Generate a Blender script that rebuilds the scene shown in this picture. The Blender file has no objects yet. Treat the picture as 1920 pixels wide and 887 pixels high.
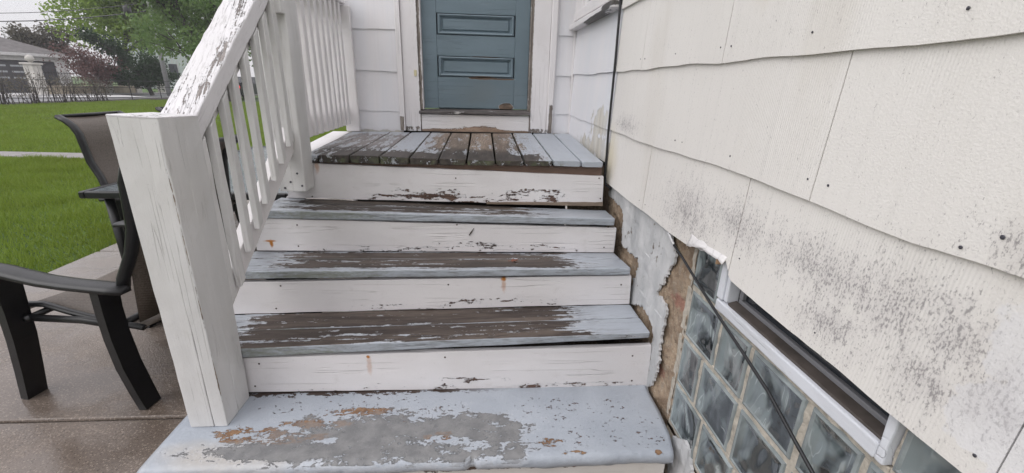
import bpy, bmesh, math, random
import numpy as np
from mathutils import Vector, Matrix, noise as mn

random.seed(7)
RNG = np.random.default_rng(11)
SC = bpy.context.scene
COL = SC.collection
R = math.radians

# ------------------------------------------------------------------ camera, light, exposure
CAM = Vector((0, 0, 1.18))
_pi, _ya, _ro = R(19.13), R(4.236), R(-1.54)
_fw = Vector((math.sin(_ya) * math.cos(_pi), math.cos(_ya) * math.cos(_pi), -math.sin(_pi)))
_rt = Vector((math.cos(_ya), -math.sin(_ya), 0))
_dn = _fw.cross(_rt)
_r2 = math.cos(_ro) * _rt + math.sin(_ro) * _dn
_d2 = -math.sin(_ro) * _rt + math.cos(_ro) * _dn
cd = bpy.data.cameras.new('camera')
cam = bpy.data.objects.new('camera', cd)
COL.objects.link(cam)
_m = Matrix((_r2, -_d2, -_fw)).transposed().to_4x4()
_m.translation = CAM
cam.matrix_world = _m
cd.sensor_width = 36
cd.lens = 805 / 1920 * 36
cd.clip_start = .02
cd.clip_end = 2000
SC.camera = cam

SUN_EL, SUN_AZ = R(42), R(238)
W = bpy.data.worlds.new('World')
SC.world = W
W.use_nodes = True
wn = W.node_tree
wn.nodes.clear()
w_out = wn.nodes.new('ShaderNodeOutputWorld')
w_bg = wn.nodes.new('ShaderNodeBackground')
w_sky = wn.nodes.new('ShaderNodeTexSky')
w_sky.sky_type = 'NISHITA'
w_sky.sun_disc = False
w_sky.sun_elevation = SUN_EL
w_sky.sun_rotation = SUN_AZ
w_tc = wn.nodes.new('ShaderNodeTexCoord')
w_sep = wn.nodes.new('ShaderNodeSeparateXYZ')
w_map = wn.nodes.new('ShaderNodeMapRange')
w_map.inputs['From Min'].default_value = 0
w_map.inputs['From Max'].default_value = 1
w_map.inputs['To Min'].default_value = 6.4
w_map.inputs['To Max'].default_value = 16.0
w_nz = wn.nodes.new('ShaderNodeTexNoise')
w_nz.inputs['Scale'].default_value = 2.2
w_nz.inputs['Detail'].default_value = 5
w_nm = wn.nodes.new('ShaderNodeMapRange')
w_nm.inputs['To Min'].default_value = .86
w_nm.inputs['To Max'].default_value = 1.14
w_mul = wn.nodes.new('ShaderNodeMath'); w_mul.operation = 'MULTIPLY'
w_cl = wn.nodes.new('ShaderNodeVectorMath'); w_cl.operation = 'SCALE'
w_cl.inputs[0].default_value = (.985, .965, 1.0)
w_mix = wn.nodes.new('ShaderNodeMixRGB')
w_mix.inputs[0].default_value = .93
L_ = wn.links.new
L_(w_tc.outputs['Generated'], w_sep.inputs[0])
L_(w_sep.outputs['Z'], w_map.inputs['Value'])
L_(w_tc.outputs['Generated'], w_nz.inputs['Vector'])
L_(w_nz.outputs[0], w_nm.inputs['Value'])
L_(w_map.outputs[0], w_mul.inputs[0]); L_(w_nm.outputs[0], w_mul.inputs[1])
L_(w_mul.outputs[0], w_cl.inputs['Scale'])
L_(w_sky.outputs[0], w_mix.inputs[1]); L_(w_cl.outputs[0], w_mix.inputs[2])
L_(w_mix.outputs[0], w_bg.inputs['Color'])
w_bg.inputs['Strength'].default_value = .1
L_(w_bg.outputs[0], w_out.inputs[0])

sd = bpy.data.lights.new('sun', 'SUN')
sd.energy = 1.05
sd.angle = R(50)
sd.color = (1, .985, .96)
sun = bpy.data.objects.new('sun', sd)
COL.objects.link(sun)
_sv = Vector((math.sin(SUN_AZ) * math.cos(SUN_EL), math.cos(SUN_AZ) * math.cos(SUN_EL), math.sin(SUN_EL)))
sun.rotation_euler = _sv.to_track_quat('Z', 'Y').to_euler()
SC.view_settings.view_transform = 'Standard'
SC.view_settings.look = 'None'
SC.view_settings.exposure = 0.32
SC.view_settings.gamma = 1
SC.cycles.max_bounces = 6
SC.cycles.use_denoising = True
SC.cycles.sample_clamp_indirect = 4

# ------------------------------------------------------------------ node helpers
def lin(*c):
    out = []
    for v in c:
        v /= 255
        out.append(v / 12.92 if v <= .04045 else ((v + .055) / 1.055) ** 2.4)
    return (*out, 1)

class S:
    """a scalar node socket with arithmetic"""
    def __init__(s, nt, k): s.nt, s.k = nt, k
    def _m(s, op, *a, clamp=False):
        n = s.nt.nodes.new('ShaderNodeMath'); n.operation = op; n.use_clamp = clamp
        for i, v in enumerate((s,) + a):
            if isinstance(v, S): s.nt.links.new(v.k, n.inputs[i])
            else: n.inputs[i].default_value = v
        return S(s.nt, n.outputs[0])
    def __add__(s, o): return s._m('ADD', o)
    __radd__ = __add__
    def __mul__(s, o): return s._m('MULTIPLY', o)
    __rmul__ = __mul__
    def __sub__(s, o): return s._m('SUBTRACT', o)
    def __rsub__(s, o): return (s * -1) + o
    def __truediv__(s, o): return s._m('DIVIDE', o)
    def abs(s): return s._m('ABSOLUTE')
    def max(s, o): return s._m('MAXIMUM', o)
    def min(s, o): return s._m('MINIMUM', o)
    def pw(s, o): return s._m('POWER', o)
    def sin(s): return s._m('SINE')
    def sqrt(s): return s._m('SQRT')
    def clamp(s): return s._m('ADD', 0.0, clamp=True)
    def step(s, a, b):
        n = s.nt.nodes.new('ShaderNodeMapRange'); n.interpolation_type = 'SMOOTHSTEP'
        s.nt.links.new(s.k, n.inputs['Value'])
        n.inputs['From Min'].default_value = a; n.inputs['From Max'].default_value = b
        return S(s.nt, n.outputs[0])

class Mat:
    def __init__(s, name):
        s.m = bpy.data.materials.new(name); s.m.use_nodes = True
        s.nt = s.m.node_tree; s.b = s.nt.nodes['Principled BSDF']
        g = s.nt.nodes.new('ShaderNodeNewGeometry')
        p = s.nt.nodes.new('ShaderNodeSeparateXYZ'); s.nt.links.new(g.outputs['Position'], p.inputs[0])
        s.x, s.y, s.z = (S(s.nt, p.outputs[i]) for i in range(3))
        q = s.nt.nodes.new('ShaderNodeSeparateXYZ'); s.nt.links.new(g.outputs['True Normal'], q.inputs[0])
        s.nx, s.ny, s.nz = (S(s.nt, q.outputs[i]) for i in range(3))
        oi = s.nt.nodes.new('ShaderNodeObjectInfo'); s.rnd = S(s.nt, oi.outputs['Random'])
        s.gpos = g.outputs['Position']
    def vec(s, a, b, c):
        n = s.nt.nodes.new('ShaderNodeCombineXYZ')
        for i, v in enumerate((a, b, c)):
            if isinstance(v, S): s.nt.links.new(v.k, n.inputs[i])
            else: n.inputs[i].default_value = v
        return n.outputs[0]
    def noise(s, sx, sy=None, sz=None, detail=4, rough=.55, dist=0, off=0, rand=0):
        sy = sx if sy is None else sy; sz = sx if sz is None else sz
        o = s.rnd * rand + off if rand else off
        n = s.nt.nodes.new('ShaderNodeTexNoise')
        n.inputs['Scale'].default_value = 1
        n.inputs['Detail'].default_value = detail; n.inputs['Roughness'].default_value = rough
        n.inputs['Distortion'].default_value = dist
        s.nt.links.new(s.vec(s.x * sx + o, s.y * sy + o, s.z * sz + o), n.inputs['Vector'])
        return S(s.nt, n.outputs[0])
    def voro(s, sc, feature='F1'):
        n = s.nt.nodes.new('ShaderNodeTexVoronoi'); n.feature = feature
        n.inputs['Scale'].default_value = sc
        s.nt.links.new(s.gpos, n.inputs['Vector'])
        return S(s.nt, n.outputs['Distance']), n.outputs['Color']
    def mix(s, f, a, b, mode='MIX'):
        n = s.nt.nodes.new('ShaderNodeMixRGB'); n.blend_type = mode
        for i, v in enumerate((f, a, b)):
            if isinstance(v, S): s.nt.links.new(v.k, n.inputs[i])
            elif isinstance(v, bpy.types.NodeSocket): s.nt.links.new(v, n.inputs[i])
            else: n.inputs[i].default_value = v
        return n.outputs[0]
    def set(s, name, v):
        i = s.b.inputs[name]
        if isinstance(v, S): s.nt.links.new(v.k, i)
        elif isinstance(v, bpy.types.NodeSocket): s.nt.links.new(v, i)
        else: i.default_value = v
        return s
    def bump(s, h, dist=.001, strength=1.0):
        n = s.nt.nodes.new('ShaderNodeBump')
        n.inputs['Distance'].default_value = dist; n.inputs['Strength'].default_value = strength
        s.nt.links.new(h.k, n.inputs['Height'])
        s.nt.links.new(n.outputs[0], s.b.inputs['Normal'])
        return s
    def blob(s, u, v, L):
        """union of ellipses (cu, cv, ru, rv): 1 in the middle, 0 on the rim, below 0 outside"""
        f = None
        for cu, cv, ru, rv in L:
            a = (u - cu) / ru; b = (v - cv) / rv
            e = 1 - (a * a + b * b).sqrt()
            f = e if f is None else f.max(e)
        return f
    def box(s, u, cu, hu, su, v=None, cv=0, hv=1, sv=1):
        f = (hu - (u - cu).abs()) / su
        if v is not None: f = f.min((hv - (v - cv).abs()) / sv)
        return f.min(1.0).max(-1.5)

def simple(name, col, rough=.6, metal=0, var=.12, sc=8, bump=None, spec=.5):
    M = Mat(name)
    n = M.noise(sc, detail=5)
    c = M.mix((n - .3) * 2.2, tuple(v * (1 - var) for v in col[:3]) + (1,), tuple(min(1, v * (1 + var)) for v in col[:3]) + (1,))
    M.set('Base Color', c).set('Roughness', rough).set('Metallic', metal).set('Specular IOR Level', spec)
    if bump: M.bump(M.noise(bump[0], detail=4), bump[1])
    return M.m

def painted(name, paint, wood, grain='x', field=None, amp=1.3, rough=.5, wood_rough=.55, paint2=None, dirt=None,
            rust=None, moss=None, stretch=7, fs=14, strokes=.3, rings=False, fib_k=.4, hair=.2, thin=.0, rot45=False, primer=(.64, .65, .67, 1)):
    """paint flaking off wood: field (Mat -> S) says where the paint is gone (> 0), streak noise tears its edge"""
    M = Mat(name)
    if rot45: M.y, M.z = (M.y + M.z) * .7071, (M.z - M.y) * .7071
    st = {'x': (1 / stretch, 1, 1), 'y': (1, 1 / stretch, 1), 'z': (1, 1, 1 / stretch)}[grain]
    sc = lambda k: tuple(k * t for t in st)
    streak = M.noise(*sc(fs * 1.9), detail=5, rough=.6, dist=.25, rand=3)
    streak2 = M.noise(*sc(fs * 8), detail=6, rough=.7, dist=.4, off=1.7, rand=4)
    flake = M.noise(fs * 3.2, detail=7, rough=.7, off=4.3, rand=5)
    fib = M.noise(*(k * t for k, t in zip((150,) * 3, [a if a < 1 else 1 for a in st])), detail=5, rough=.7, rand=9)
    fib2 = M.noise(*sc(34), detail=4, rough=.6, dist=.8, off=2, rand=7)
    n = (streak * .45 + streak2 * .3 + flake * .25 - .5) * (amp * 2.0)
    if field is None: mask = None
    else:
        f = field(M).max(-.62)
        mask = (f + n).step(-.03, .03)
    w = M.mix(fib2.step(.36, .64), wood[0], wood[1])
    w = M.mix((M.noise(*sc(9), detail=5, off=6, rand=6).step(.42, .68)) * .6, w, tuple(v * .45 for v in wood[0][:3]) + (1,))
    w = M.mix((M.noise(*sc(16), detail=5, off=9, rand=6).step(.52, .74)) * .6, w, tuple(min(1, v * 1.5) for v in wood[1][:3]) + (1,))
    if rings:
        ax = {'x': (M.y, M.x), 'y': (M.x, M.y), 'z': (M.x, M.z)}[grain]
        rg_ = ((ax[0] * 520 + M.noise(*sc(11), detail=2, off=3, rand=40) * 60).sin() * .5 + .5)
        w = M.mix(rg_.step(.45, .95) * .5, w, wood[2])
    w = M.mix(fib.step(.52, .64) * .75, w, wood[2])
    sl = {'x': (.5, 1, 1), 'y': (1, .5, 1), 'z': (1, 1, .5)}[grain]
    w = M.mix(M.rnd.step(.3, .7) * .4, w, M.mix(.4, w, (.075, .042, .034, 1)))
    crk = 1 - (M.noise(*(38 * (1.0 if t == 1 else .03) for t in sl), detail=2, rough=.3, off=12, rand=8) - .5).abs().step(.002, .012)
    gate = M.noise(5, detail=3, off=15, rand=3)
    w = M.mix(M.noise(*sc(5), detail=6, rough=.65, off=27, rand=5).step(.47, .62) * .7, w, tuple(v * .3 for v in wood[1][:3]) + (1,))
    w = M.mix(crk * gate.step(.4, .55) * .85, w, tuple(v * .35 for v in wood[2][:3]) + (1,))
    pc = M.mix(M.noise(*sc(9), detail=4, rand=4).step(.3, .7), paint, paint2 or tuple(v * .93 for v in paint[:3]) + (1,))
    dk = lambda k: tuple(v * t for v, t in zip(paint[:3], k)) + (1,)
    pc = M.mix(fib.step(.56, .72) * strokes, pc, dk((.74, .73, .71)))
    pc = M.mix(M.noise(3.1, detail=6, off=8).step(.48, .72) * .34, pc, dk((.80, .79, .76)))
    pc = M.mix(M.noise(17, detail=7, rough=.7, off=21).step(.56, .76) * .4, pc, dk((.72, .70, .67)))
    pc = M.mix(M.noise(210, detail=3, off=31).step(.68, .74) * .45, pc, dk((.45, .42, .40)))
    pc = M.mix(crk * gate.step(.50, .60) * hair, pc, dk((.40, .38, .36)))
    if mask is not None:
        pc = M.mix((f + n).step(-.16, -.05) * .4, pc, primer)
        pc = M.mix((f + n * .4).step(-.75, -.02) * (fib * .6 + streak2 * .4).step(.48, .60) * thin, pc, w)
    if dirt: pc, w = dirt(M, pc, w)
    c = M.mix(mask, pc, w) if mask is not None else pc
    if moss: c = moss(M, c)
    if rust:
        for (u, v, L, k) in rust(M):
            r = (M.blob(u, v, L) + (M.noise(60, detail=4) - .5) * 1.0).step(0, .7)
            c = M.mix(r * k, c, lin(176, 112, 40))
    M.set('Base Color', c)
    if mask is not None:
        M.set('Roughness', mask * (wood_rough - rough) + rough)
        M.bump((1 - mask) * 1.1 - crk * gate.step(.45, .58) * .5 + fib * fib_k * .9 * (mask * .8 + .25) + fib2 * .25, .0024)
    else:
        M.set('Roughness', rough); M.bump(fib * fib_k + fib2 * .4 - crk * gate.step(.5, .6) * hair, .0016)
    return M.m

# ------------------------------------------------------------------ mesh helpers
def tag(o, label=None, cat=None, group=None, kind=None):
    if label: o['label'] = label
    if cat: o['category'] = cat
    if group: o['group'] = group
    if kind: o['kind'] = kind
    return o

def obj(name, mesh, mat=None, parent=None):
    o = bpy.data.objects.new(name, mesh); COL.objects.link(o)
    if mat and not mesh.materials: mesh.materials.append(mat)
    if parent:
        o.parent = parent
        b = parent
        off = Vector((0, 0, 0))
        while b: off += b.location; b = b.parent
        if parent.get('_abs'): o.location = -off
    return o

def thing(name, loc, label, cat, group=None, rot=0, absolute=True):
    """an Empty at the base; with absolute=True its parts' meshes are given in world metres"""
    o = bpy.data.objects.new(name, None); COL.objects.link(o)
    o.location = loc; o.rotation_euler = (0, 0, rot)
    o.empty_display_size = .1
    if absolute: o['_abs'] = 1
    return tag(o, label, cat, group)

class MB:
    def __init__(s): s.v, s.f = [], []
    def add(s, V, F):
        o = len(s.v); s.v += [tuple(p) for p in V]; s.f += [tuple(i + o for i in f) for f in F]; return s
    def mesh(s, name, smooth=False):
        m = bpy.data.meshes.new(name); m.from_pydata(s.v, [], s.f); m.update()
        bm = bmesh.new(); bm.from_mesh(m); bmesh.ops.recalc_face_normals(bm, faces=bm.faces); bm.to_mesh(m); bm.free()
        if smooth:
            for p in m.polygons: p.use_smooth = True
        return m
    def obj(s, name, mat, parent=None, smooth=False): return obj(name, s.mesh(name, smooth), mat, parent)
    def beam(s, A, B, n=1, bev=.003, jit=0, endbev=None):
        """a board between two four-cornered ends"""
        A = [Vector(p) for p in A]; B = [Vector(p) for p in B]
        def ring(Q, inset=0):
            c = sum(Q, Vector()) / 4; out = []
            for i in range(4):
                p, a, b = Q[i], Q[i - 1], Q[(i + 1) % 4]
                da, db = (a - p), (b - p); la, lb = da.length, db.length
                e = min(bev, la * .4, lb * .4)
                da, db = da / la, db / lb
                out += [p + da * e, p + (da + db) * e * .3, p + db * e]
            if inset: out = [q + (c - q).normalized() * inset for q in out]
            return out
        L = (sum(B, Vector()) / 4 - sum(A, Vector()) / 4).length
        eb = min(bev if endbev is None else endbev, L * .2) / max(L, 1e-6)
        ts = [0, eb] + [eb + (1 - 2 * eb) * i / n for i in range(1, n)] + [1 - eb, 1]
        V, F = [], []
        for k, t in enumerate(ts):
            Q = [a.lerp(b, t) for a, b in zip(A, B)]
            r = ring(Q, bev * .8 if k in (0, len(ts) - 1) else 0)
            if jit and 0 < k < len(ts) - 1:
                d = [Vector((random.gauss(0, jit), random.gauss(0, jit), random.gauss(0, jit))) for _ in range(4)]
                r = [q + d[i // 3] for i, q in enumerate(r)]
            V += r
        for k in range(len(ts) - 1):
            for i in range(12):
                j = (i + 1) % 12
                F.append((k * 12 + i, k * 12 + j, (k + 1) * 12 + j, (k + 1) * 12 + i))
        F.append(tuple(range(11, -1, -1))); F.append(tuple((len(ts) - 1) * 12 + i for i in range(12)))
        return s.add(V, F)
    def box(s, x0, x1, y0, y1, z0, z1, bev=.002, axis='x', n=1, jit=0):
        if axis == 'x': A = [(x0, y0, z0), (x0, y1, z0), (x0, y1, z1), (x0, y0, z1)]; B = [(x1, p[1], p[2]) for p in A]
        elif axis == 'y': A = [(x0, y0, z0), (x0, y0, z1), (x1, y0, z1), (x1, y0, z0)]; B = [(p[0], y1, p[2]) for p in A]
        else: A = [(x0, y0, z0), (x1, y0, z0), (x1, y1, z0), (x0, y1, z0)]; B = [(p[0], p[1], z1) for p in A]
        return s.beam(A, B, n, bev, jit)
    def tube(s, pts, rad, seg=8, sq=1.0, cap=True):
        """swept tube; rad is a number, a list, or (half width, half height) pairs"""
        pts = [Vector(p) for p in pts]; n = len(pts); V, F = [], []
        up = None
        for i, p in enumerate(pts):
            t = (pts[min(i + 1, n - 1)] - pts[max(i - 1, 0)]).normalized()
            if up is None:
                up = Vector((0, 0, 1)) if abs(t.z) < .9 else Vector((0, 1, 0))
            a = t.cross(up).normalized(); b = a.cross(t).normalized(); up = b
            r = rad[i] if isinstance(rad, (list, tuple)) else rad
            ra, rb = r if isinstance(r, (list, tuple)) else (r, r)
            for k in range(seg):
                w = 2 * math.pi * (k + .5) / seg
                V.append(p + a * ra * math.cos(w) + b * rb * math.sin(w))
        for i in range(n - 1):
            for k in range(seg):
                F.append((i * seg + k, i * seg + (k + 1) % seg, (i + 1) * seg + (k + 1) % seg, (i + 1) * seg + k))
        if cap: F.append(tuple(range(seg - 1, -1, -1))); F.append(tuple((n - 1) * seg + k for k in range(seg)))
        return s.add(V, F)
    def lathe(s, c, prof, seg=14):
        V, F = [], []
        for r, z in prof:
            for k in range(seg):
                w = 2 * math.pi * k / seg; V.append((c[0] + r * math.cos(w), c[1] + r * math.sin(w), c[2] + z))
        for i in range(len(prof) - 1):
            for k in range(seg):
                F.append((i * seg + k, i * seg + (k + 1) % seg, (i + 1) * seg + (k + 1) % seg, (i + 1) * seg + k))
        F.append(tuple(range(seg - 1, -1, -1))); F.append(tuple((len(prof) - 1) * seg + k for k in range(seg)))
        return s.add(V, F)

def lerp(a, b, t): return a + (b - a) * t
def table(T, x):
    T = sorted(T)
    if x <= T[0][0]: return T[0][1]
    for (a, p), (b, q) in zip(T, T[1:]):
        if x <= b: return p + (q - p) * (x - a) / max(b - a, 1e-9)
    return T[-1][1]

# ------------------------------------------------------------------ materials
WHITE = (.74, .715, .72, 1); WHITE2 = (.70, .68, .69, 1)
GREY = (.375, .405, .45, 1); GREY2 = (.37, .405, .465, 1)
DARKW = [(.040, .030, .024, 1), (.105, .084, .068, 1), (.014, .010, .009, 1)]
TANW = [(.22, .165, .125, 1), (.33, .265, .21, 1), (.12, .09, .072, 1)]
GREYW = [(.13, .125, .12, 1), (.21, .2, .19, 1), (.07, .065, .06, 1)]
BROWNW = [(.10, .055, .04, 1), (.16, .10, .075, 1), (.05, .03, .025, 1)]

def tread_mat(name, blobs, moss=None, seams=()):
    def field(M):
        f = None
        for (cx, hx, sx, cy, hy, sy) in blobs:
            b = M.box(M.x, cx, hx, sx, M.y, cy, hy, sy); f = b if f is None else f.max(b)
        f = f.max(-.6).min(.27)
        for ys_ in seams: f = f - M.box(M.x, 0, 2, 1, M.y, ys_, .002, .005).max(0) * .28
        side = M.nz.step(.4, .7)
        edge = M.noise(9, 60, 60, detail=5, off=3).step(.5, .8) * .35 - .46
        return f * side + edge * (1 - side)
    def mossf(M, c):
        if not moss: return c
        gr = M.noise(14, 50, 70, detail=6, rough=.7, off=13).step(.42, .66) * (1 - M.nz.step(.4, .7))
        c = M.mix(gr * .55, c, lin(112, 114, 110))
        m = (M.blob(M.x, M.z, moss) + (M.noise(45, 45, 90, detail=6) - .5) * 3).step(0, .9)
        return M.mix(m * .5 * (1 - M.nz.step(.4, .7)), c, lin(112, 116, 92))
    return painted(name, GREY, DARKW, 'x', field, 2.0, rough=.36, wood_rough=.5, thin=.75, moss=mossf, stretch=9, fs=13)

m_t3 = tread_mat('tread_paint_bottom', [(-.25, .56, .24, 1.36, .3, .05)], moss=[(-.72, .35, .16, .05), (-.55, .34, .2, .03)], seams=(1.3575,))
m_t2 = tread_mat('tread_paint_middle', [(-.20, .52, .32, 1.58, .095, .05)], moss=[(-.6, .52, .3, .04)], seams=(1.595,))
m_t1 = tread_mat('tread_paint_top', [(-.28, .48, .32, 1.80, .11, .04)], moss=[(-.6, .69, .3, .03)], seams=(1.785,))

def riser_mat(name, zb, chips, paint=WHITE, rust=None, low=.02, amp=1.5, extra=0):
    """chips along the lower edge: zb = (z at x=0, slope); chips = [(cx, half width, softness, height)]"""
    def field(M):
        h = M.z - (M.x * zb[1] + zb[0])
        f = None
        for (cx, hx, sx, hh) in chips:
            b = M.box(M.x, cx, hx, sx).min((hh - h) / .03); f = b if f is None else f.max(b)
        return f.max(-1).min(.2) - .34
    return painted(name, paint, BROWNW, 'x', field, amp, rough=.45, stretch=4, fs=17, rust=rust, strokes=.12)

m_rA = riser_mat('riser_paint_lowest', (.181, -.01), [(.0, .30, .3, .05), (.05, .5, .1, .03), (-.2, .9, .2, .012)],
                 rust=lambda M: [(M.x, M.z, [(-.377, .285, .012, .05)], .35), (M.x, M.z, [(-.379, .318, .008, .008)], 1)])
m_rB = riser_mat('riser_paint_second', (.37, .019), [(-.05, .5, .3, .035), (.1, .3, .3, .05)],
                 rust=lambda M: [(M.x, M.z, [(.083, .497, .013, .012)], 1), (M.x, M.z, [(.083, .47, .012, .035)], .5)])
m_rC = riser_mat('riser_paint_third', (.528, -.005), [(-.15, .6, .3, .03), (.0, .3, .3, .05)],
                 rust=lambda M: [(M.x, M.z, [(-.845, .574, .034, .006), (-.845, .563, .01, .022)], 1.0)])
m_rD = riser_mat('riser_paint_top', (.697, 0), [(-.05, .5, .3, .03), (.0, .4, .3, .06), (.45, .15, .1, .02)],
                 rust=lambda M: [(M.x, M.z, [(-.70, .85, .013, .045)], .5)])

def deck_mat():
    def field(M):
        f = M.box(M.x, -.02, .22, .25).min(.3)
        a = M.noise(5, 4, 4, detail=3, off=7)
        f = f + (a - .5) * .7
        fr = M.box(M.x, -.2, .46, .12, M.y, 1.86, .17, .15).min(.42)
        left = M.box(M.x, -.66, .22, .1, M.y, 2.1, .6, .3).min(.08)
        f = f.max(fr).max(left)
        side = M.nz.step(.4, .7)
        sf = M.box(M.x, -.2, .5, .12).min(.3) - .05
        return f * side + sf * (1 - side)
    def dirt(M, pc, w):
        n = M.noise(14, 5, 14, detail=5, off=5)
        d = ((2.26 - M.y) * 3.6 + (n - .5) * 1.2).step(0, .8) * M.box(M.x, -.2, .56, .12).step(-.3, .5)
        lf = (-.2 - M.x).step(0, .25)
        w = M.mix(lf * .8, w, M.mix(n, lin(112, 108, 108), lin(140, 135, 135)))
        w = M.mix(d * .95, w, M.mix(M.noise(60, 8, 60).step(.3, .7), lin(38, 34, 31), lin(66, 59, 54)))
        return pc, w
    def moss(M, c):
        m = (M.noise(30, detail=5, off=1).step(.45, .7)) * (1 - M.nz.step(.3, .6)) * M.box(M.x, -.15, .5, .1).step(-.2, .3)
        return M.mix(m * .8, c, M.mix(M.noise(50), lin(45, 44, 38), lin(110, 118, 84)))
    return painted('deck_board_paint', GREY, TANW, 'y', field, 2.3, thin=.6, rings=True, rough=.42, wood_rough=.55, dirt=dirt, moss=moss, stretch=6, fs=13)
m_deck = deck_mat()
m_white = painted('white_paint_wood', WHITE, GREYW, 'z', None, rough=.5, strokes=.35)
m_white_x = painted('white_paint_board', WHITE, GREYW, 'x', None, rough=.5, strokes=.2)
m_post = painted('post_paint', (.67, .66, .655, 1), TANW, 'z', lambda M: M.box(M.x, -.771, .002, .006, M.y, 1.101, .002, .006).max(-.9).min(.3) * .5 - .14, .9, rough=.5, strokes=.4,
                 paint2=(.56, .555, .55, 1), fib_k=1.0)
m_hand = painted('handrail_paint', (.68, .665, .68, 1), [(.17, .145, .135, 1), (.27, .24, .225, 1), (.10, .085, .08, 1)], 'y',
                 lambda M: ((M.box(M.x + (M.y - 1.644) * -.0903, -.797, .016, .03).max(-1) * .16 - .17) * M.nz.step(.3, .6)) - (1 - M.nz.step(.3, .6)) * .6, 1.9, rough=.45, stretch=7, fs=30, rot45=True, thin=.4)
m_bare_joist = painted('bare_joist', BROWNW[1], BROWNW, 'x', None, rough=.6)
m_rot = painted('rotten_wood_edge', (.22, .17, .13, 1), BROWNW, 'x', None, rough=.7)
m_dark_wood = painted('dark_framing', (.05, .04, .035, 1), DARKW, 'y', None, rough=.8)

def casing_mat():
    def field(M):
        h = M.z - .895
        e1 = M.box(M.x, -.388, .010, .012).min(.35)          # beside the door, left
        e2 = M.box(M.x, .304, .012, .012).min(.4)            # right
        e3 = M.box(M.x, .445, .012, .012, M.z, .97, .11, .03).min(.5)
        e4 = M.box(M.x, -.515, .018, .012, M.z, .94, .05, .02).min(.5)
        low = ((.03 - h) / .04).min(.1)
        f = e1.max(e2).max(e3).max(e4).max(low)
        return f.max(-.9) * .8 - .10
    return painted('door_casing_paint', WHITE, [(.20, .17, .15, 1), (.28, .25, .22, 1), (.12, .09, .075, 1)], 'z', field, 1.1, rough=.5, stretch=4, fs=16, strokes=.3)
m_casing = casing_mat()
m_apron = painted('apron_paint', (.74, .72, .72, 1), [(.30, .20, .14, 1), (.38, .28, .21, 1), (.2, .13, .09, 1)], 'x',
                  lambda M: (M.blob(M.x, M.z, [(-.02, .895, .2, .045), (-.3, .895, .3, .022), (.15, .897, .25, .016)]).min(.5)) - .12, 1.0, stretch=4, fs=15)
m_thresh = painted('threshold_wood', (.62, .60, .58, 1), [(.11, .10, .1, 1), (.19, .175, .17, 1), (.06, .055, .05, 1)], 'x', lambda M: M.noise(5, 30, 30).step(.3, .6) * .4 + .05, 1.3, stretch=6)

def door_mat():
    def field(M):
        b = M.blob(M.x, M.z, [(.155, 1.055, .055, .03), (.0, 1.232, .11, .012), (.13, 1.228, .09, .006), (.02, 1.357, .12, .004)])
        return b.min(.5) * 1.2 - .2
    def dirt(M, pc, w):
        d = (M.blob(M.x, M.z, [(0, 1.14, .28, .12)]) + (M.noise(7, detail=6) - .5) * 1.4).step(0, 1)
        return M.mix(d * .32, pc, lin(104, 108, 108)), w
    return painted('door_blue_paint', (.140, .190, .222, 1), [(.16, .11, .08, 1), (.25, .17, .12, 1), (.03, .025, .02, 1)], 'x', field, .9, rough=.4,
                   paint2=(.122, .168, .198, 1), dirt=dirt, strokes=.15, stretch=4, fs=15)
m_door = door_mat()

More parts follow.
